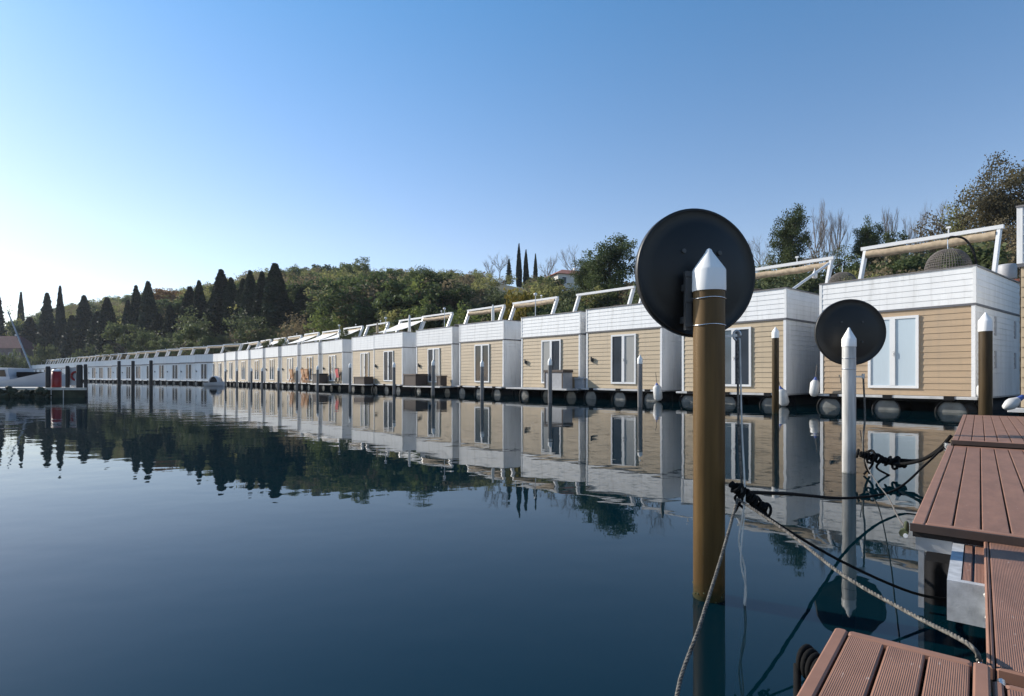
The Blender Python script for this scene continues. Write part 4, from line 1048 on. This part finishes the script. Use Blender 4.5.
# cypresses and conifers behind the far row (column, distance, top, width)
cyp = [(21, 215, 293, 9), (60, 178, 287, 11), (84, 172, 296, 20), (107, 158, 298, 20), (128, 152, 301, 15), (136, 150, 286, 15), (148, 146, 282, 18), (170, 138, 305, 14),
       (190, 132, 287, 20), (199, 130, 281, 15), (221, 124, 270, 23), (231, 122, 278, 18), (243, 119, 279, 17), (250, 117, 271, 19), (262, 115, 272, 18), (275, 112, 264, 27), (302, 108, 288, 19), (159, 142, 314, 18), (212, 128, 298, 18), (289, 110, 300, 22), (313, 106, 302, 18), (98, 166, 312, 22), (72, 174, 316, 20), (30, 186, 318, 26)]
for i, (px, D, y, w) in enumerate(cyp):
    tree('cypress', px, D, y, w, 'tall dark cypress behind the white far row, %s from the left' % ORD[i], 'dark cypresses behind the far row', 'cypress_tree')
for i, (px, y, w) in enumerate(((519, 244, 6), (526, 250, 6), (535.5, 254, 5))):
    tree('cypress', px, 150, y, w, ('tallest thin cypress of three on the skyline', 'middle thin cypress of three on the skyline', 'shortest, rightmost thin cypress of three on the skyline')[i], 'skyline cypresses', 'cypress_tree')
tree('conifer', 509, 148, 259, 10, 'small dark conifer left of the three skyline cypresses', 'dark conifers', 'conifer_tree')
tree('conifer', 47, 182, 294, 34, 'broad dark conifer among the cypresses near the left edge', 'dark conifers', 'conifer_tree')
tree('conifer', -2, 185, 296, 30, 'dark conifer cut off by the left edge of the view', 'dark conifers', 'conifer_tree')
# pines
for i, (px, D, y, w, kind, lab) in enumerate((
    (345, 92, 276, 62, 'pine', 'dark pine right of the cypresses, leftmost of the dark pine group'),
    (372, 98, 270, 50, 'pine', 'dark pine behind the row with its top under the skyline, second of the group'),
    (395, 80, 290, 60, 'pine', 'lower rounded green pine in front of the dark pine group'),
    (428, 84, 264, 68, 'dense', 'wide dark pine in the middle of the hill with flat top'),
    (455, 76, 284, 44, 'pine', 'dark bushy pine right of the wide flat-topped pine'),
    (322, 100, 296, 34, 'pine', 'low dark pine close right of the last cypress'),
    (610, 62, 232, 64, 'dense', 'large green pine left of the big black mirror'),
    (588, 66, 250, 34, 'dense', 'smaller green pine joined to the left side of the large pine'),
    (790, 55, 203, 44, 'dense', 'round dark pine on the skyline right of the big mirror'),
    (868, 52, 214, 30, 'dense', 'dark pine tuft behind the nearest roof, left of its egg chair'),
    (893, 56, 228, 28, 'pine', 'small pine behind the awning beam of the nearest roof'),
    (1000, 50, 157, 74, 'olddense', 'tallest pine rising at the right edge of the view'),
    (965, 54, 188, 46, 'decid', 'brownish ivy-clad tree leaning against the tallest right-hand pine'))):
    tree(kind, px, D, y, w, lab, 'pines and tall trees', 'pine_tree' if kind != 'decid' else 'ivy_tree')
for i, (px, D, y, w, lab) in enumerate(((128, 120, 321, 46, 'olive green umbrella pine low behind the far row, right of the bushes'), (181, 105, 321, 44, 'olive green umbrella pine low before the ochre tree'), (150, 112, 330, 30, 'small olive pine between the two umbrella pines'), (208, 100, 334, 26, 'small olive pine right of the umbrella pine before the ochre tree'))):
    tree('umbrella', px, D, y, w, lab, 'low olive pines', 'umbrella_pine')
for px, D, y, w, lab in ((45, 160, 343, 30, 'rounded green bush low behind the far row near the sailing mast'), (80, 150, 342, 38, 'wide dark green bush low behind the far row, right of the rounded bush'), (6, 150, 352, 24, 'green bush at the left edge below the dull red roof'), (24, 152, 347, 22, 'green bush right of the dull red roof near the slanting mast')):
    tree('bush', px, D, y, w, lab, 'bushes behind the far row', 'bush', 'bush')
tree('ochre', 172, 185, 287, 34, 'rust orange spring tree glowing between the cypresses', 'orange trees', 'ochre_tree')
tree('ochre', 160, 180, 292, 22, 'smaller rust orange tree left of the bigger orange one', 'orange trees', 'ochre_tree')
tree('yellow', 517, 56, 287, 50, 'yellow green flowering shrub behind the middle roofs', None, 'flowering_shrub', 'shrub')
tree('lime', 361, 150, 256, 20, 'fresh light green tree on the skyline', 'light green trees', 'broadleaf_tree')
tree('lime', 345, 152, 262, 18, 'light green tree left of the fresh skyline tree', 'light green trees', 'broadleaf_tree')
for i, (px, D, y, w, kind, lab) in enumerate((
    (816, 62, 197, 26, 'bare_tall', 'tallest bare poplar right of the round dark pine'), (838, 62, 207, 22, 'bare_tall', 'bare poplar right of the tallest bare one'),
    (828, 66, 215, 22, 'bare_tall', 'thin bare poplar between the two tall ones'), (889, 62, 203, 20, 'bare_tall', 'bare narrow tree behind the nearest roof, left of two'), (918, 64, 199, 26, 'bare', 'bare spreading tree behind the nearest roof, right of two'),
    (905, 62, 214, 18, 'bare_tall', 'short bare tree between the two bare trees behind the nearest roof'), (948, 58, 200, 40, 'bare', 'bare brown tree beside the ivy-clad tree'), (985, 56, 185, 44, 'bare', 'tangled bare tree in front of the tallest right-hand pine'),
    (760, 64, 236, 30, 'bare', 'bare tree peeping out right behind the big mirror'), (655, 70, 232, 40, 'bare', 'bare tree hidden half by the big black mirror'),
    (500, 150, 252, 28, 'bare', 'bare tree on the skyline left of the small conifer'), (548, 140, 250, 26, 'bare', 'bare tree on the skyline above the white villa, left'), (575, 130, 246, 36, 'bare', 'bare tree beside the white villa, right'),
    (490, 152, 258, 20, 'bare', 'small bare tree left on the skyline near the conifer'))):
    tree(kind, px, D, y, w, lab, 'bare leafless trees', 'bare_tree')
for i, (px, D, y, w, kind) in enumerate(((735, 62, 262, 46, 'brown'), (772, 56, 256, 40, 'decid'), (806, 58, 250, 44, 'brown'), (845, 54, 244, 40, 'decid'), (872, 52, 238, 36, 'brown'), (902, 52, 240, 40, 'decid'), (930, 50, 232, 44, 'brown'), (955, 50, 224, 40, 'decid'), (938, 56, 206, 46, 'brown'), (1012, 46, 214, 50, 'brown'), (975, 47, 232, 44, 'decid'))):
    tree(kind, px, D, y, w, 'thin budding tree on the slope behind the two right-hand houses, %s from the left' % ORD[i], 'budding trees on the right slope', 'budding_tree')
for i, (px, y, w, kind) in enumerate(((8, 306, 30, 'decid'), (28, 311, 34, 'pine'), (70, 303, 30, 'decid'), (95, 304, 26, 'pine'), (118, 306, 26, 'decid'), (158, 298, 26, 'decid'))):
    tree(kind, px, 200 if px < 100 else 190, y, w, 'rounded tree filling the gaps between the left cypresses, %s from the left' % ORD[i], 'rounded trees among the cypresses', 'broadleaf_tree')
# things left on the roof terraces
def parasol(h, x, y, hgt_, m, label):
    o = thing('closed_parasol', label, 'parasol', local(h, x, y, ZW+0.055), h.rotation_euler.z, 'closed parasols on roofs')
    b = MB(); b.tube([(0, 0, 0), (0, 0, hgt_)], 0.025, 8); b.lathe([(0.25, 0), (0.25, 0.06), (0.03, 0.1)], 14); b.build('pole', M_steel, o)
    b = MB(); b.lathe([(0.05, hgt_-1.35), (0.13, hgt_-1.25), (0.09, hgt_-0.9), (0.10, hgt_-0.5), (0.05, hgt_-0.05), (0, hgt_)], 9); b.build('canopy', m, o)
parasol(row1[2], 1.5, 0.8, 1.9, M_lamp, 'black closed parasol on the roof left of the large mirror')
parasol(row1[4], -0.9, 1.6, 2.2, M_canvas, 'white closed parasol on a middle roof left of the storage chest house')
parasol(row1[6], 0.9, 1.2, 2.3, M_canvas, 'white closed parasol on the roof left of the wicker chest house')
parasol(row1[7], -0.2, 1.2, 2.1, M_awn, 'tan closed parasol on a far roof above the low wicker box')
def lamp_mast(h, x, y, top, label):
    o = thing('lamp_mast', label, 'lamp mast', local(h, x, y, ZW+0.055), h.rotation_euler.z, 'thin lamp masts on roofs')
    b = MB(); b.tube([(0, 0, 0), (0, 0, top)], 0.022, 6); b.build('mast', M_trim, o)
    b = MB(); b.lathe([(0.03, top), (0.09, top+0.02), (0.09, top+0.12), (0, top+0.16)], 10); b.build('lamp_head', M_trim, o)
for i, x, lab in ((3, -1.5, 'thin white lamp mast on the roof of the storage chest house'), (5, 0.4, 'thin white lamp mast on the roof above the brown wicker chest'), (6, -1.2, 'thin white lamp mast on the second roof left of the wicker chest'), (8, 0.2, 'thin white lamp mast on the roof above the red towel')):
    lamp_mast(row1[i], x, 0.5, 2.1, lab)
def lounge(h, x, y, m, label):
    o = thing('terrace_armchair', label, 'armchair', local(h, x, y, ZW+0.055), h.rotation_euler.z+0.4, 'armchairs on roofs')
    b = MB(); b.bbox((-0.4, -0.4, 0.1), (0.4, 0.4, 0.42), 0.03); b.build('seat', m, o)
    b = MB(); b.bbox((-0.4, 0.26, 0.425), (0.4, 0.4, 1.22), 0.03); b.build('backrest', m, o)
    for sx in (-0.34, 0.34):
        b = MB(); b.bbox((sx-0.06, -0.38, 0.425), (sx+0.06, 0.255, 0.72), 0.02); b.build('armrest', m, o)
lounge(row1[2], -0.8, 0.9, M_dwick, 'dark wicker armchair on the roof left of the large mirror')
lounge(row1[5], 1.2, 0.9, M_wick, 'grey wicker armchair on the roof above the brown wicker chest')
lounge(row1[1], 0.3, 0.8, M_dwick, 'dark wicker armchair on the second roof from the right')
# potted plants on far terraces
for h, x, lab in ((row1[8], 0.8, 'potted green plant on the roof above the red towel chair'), (row1[11], 0.9, 'potted plant on a far roof, right one of two'), (row1[12], 1.0, 'potted plant on a far roof, left one of two')):
    q = local(h, x, 0.8, ZW+0.055); o = thing('potted_plant', lab, 'potted plant', q, 0, 'potted plants on roofs')
    b = MB(); b.lathe([(0, 0), (0.22, 0), (0.3, 0.45), (0.26, 0.45), (0.24, 0.38), (0, 0.38)], 14); b.build('pot', M_rust, o)
    c = bpy.data.objects.new('foliage', CROWN['bush'][0]); C.objects.link(c); c.parent = o; c.scale = (0.75, 0.75, 1.5); c.location = (0, 0, 0.4)

# far-off wood covering the hill: one mass
def wood():
    kinds = ['decid', 'brown', 'decid', 'pine', 'brown', 'decid', 'brown', 'olv', 'decid', 'lime', 'lime', 'pine']
    mats = [LM['decid'], LM['brown'], LM['pine'], LM['lime'], LM['olive']]; mi = {'decid': 0, 'brown': 1, 'pine': 2, 'lime': 3, 'olv': 4}
    sky_x = np.array([-60, 0, 45, 100, 130, 180, 215, 250, 300, 350, 400, 450, 480, 520, 570, 620, 680, 760, 800, 840, 900, 960, 1000, 1060, 1150])
    sky_y = np.array([300, 300, 299, 294, 290, 284, 279, 267, 262, 261, 263, 266, 267, 270, 270, 275, 268, 262, 264, 262, 246, 234, 225, 215, 210])
    Q, I = [], []; tw = MB(); n = 0; tries = 0
    while n < 820 and tries < 60000:
        tries += 1
        px = random.uniform(-60, 1120) if random.random() < 0.5 else random.uniform(-60, 480); D = random.uniform(34, 300) if px > 90 else random.uniform(150, 410)
        p = at(px, D, z=0); d = float(offs(p.x, p.y))
        if d < 4 or d > 105 or (px < 325 and D < np.interp(px, [0, 130, 325], [190, 160, 112]) and random.random() < 0.85): continue
        g = hz(p.x, p.y); h = random.uniform(6.5, 11) if D > 75 else random.uniform(3, 6.5)
        lim = EYE + (HOR-np.interp(px, sky_x, sky_y) + random.uniform(-6, 3))/F_PX*D
        if g + h > lim: h = lim-g
        if h < 2.2: continue
        if abs(px-567) < 16 and D < 119 and HOR-(g+h*1.15-EYE)/D*F_PX < 286: continue
        k = random.choice(kinds)
        if px > 480 and k == 'lime': k = 'brown'
        q = PROT['decid' if k in ('decid', 'lime', 'olv') else k][random.randrange(2)][0]
        # fewer leaf cards for far crowns
        sel = rng.random(len(q)) < (1.0 if D < 90 else 0.75); q = q[sel]
        a = random.uniform(0, 6.28); ca, sa = math.cos(a), math.sin(a); w = h*random.uniform(0.9, 1.35)
        c = q.mean(1, keepdims=True); grow = 1.35
        q = c + (q-c)*grow
        x = q[..., 0]*ca - q[..., 1]*sa; y = q[..., 0]*sa + q[..., 1]*ca
        Q.append(np.stack([x*w+p.x, y*w+p.y, q[..., 2]*h+g-0.2*h], -1)); I.append(np.full(len(q), mi[k])); n += 1
    me = quads_to_mesh('hillside_wood', np.concatenate(Q), None, np.concatenate(I), mats)
    o = bpy.data.objects.new('hillside_wood', me); C.objects.link(o); o['kind'] = 'stuff'
    tag(o, 'brown and olive spring wood covering the hillside behind the houses', 'wood')
    # undergrowth along the foot of the hill
    Q = []; n = 0; I = []
    while n < 600:
        s = random.uniform(-12, 235); 
        if s < 88: P = A0 + U1*s; Nn = N1
        else: P = B0 + U2*(s-88); Nn = N2
        dd = 11 + random.uniform(0.5, 26 if s < 70 else 14); P = P + Nn*dd
        if offs(P[0], P[1]) < 0.3: continue
        g = hz(P[0], P[1]); h = random.uniform(1.6, 3.4 if s < 70 else 2.4); q = PROT['bush'][random.randrange(2)][0]; q = q[rng.random(len(q)) < 0.5]
        w = h*random.uniform(0.9, 1.3); Q.append(np.stack([q[..., 0]*w+P[0], q[..., 1]*w+P[1], q[..., 2]*h+g-0.1*h], -1)); I.append(np.full(len(q), random.choice([0, 1, 1, 2]))); n += 1
    me = quads_to_mesh('undergrowth', np.concatenate(Q), None, np.concatenate(I), [LM['pine'], LM['olive'], LM['brown']])
    o = bpy.data.objects.new('undergrowth', me); C.objects.link(o); o['kind'] = 'stuff'
    tag(o, 'low green thicket along the shore right behind the houses', 'undergrowth')
wood()

HAZE = 0.00016
hb_ = MB(); hb_.box((-430, -40, -4.2), (330, 430, 75)); hzm = bpy.data.materials.new('air_haze'); hzm.use_nodes = True
hn = hzm.node_tree.nodes; hn.remove(hn['Principled BSDF']); pv = hn.new('ShaderNodeVolumePrincipled')
pv.inputs['Color'].default_value = (0.80, 0.88, 1.0, 1); pv.inputs['Density'].default_value = HAZE; pv.inputs['Anisotropy'].default_value = 0.2
hzm.node_tree.links.new(pv.outputs[0], hn['Material Output'].inputs['Volume'])
ho = hb_.build('haze', hzm); ho['kind'] = 'stuff'
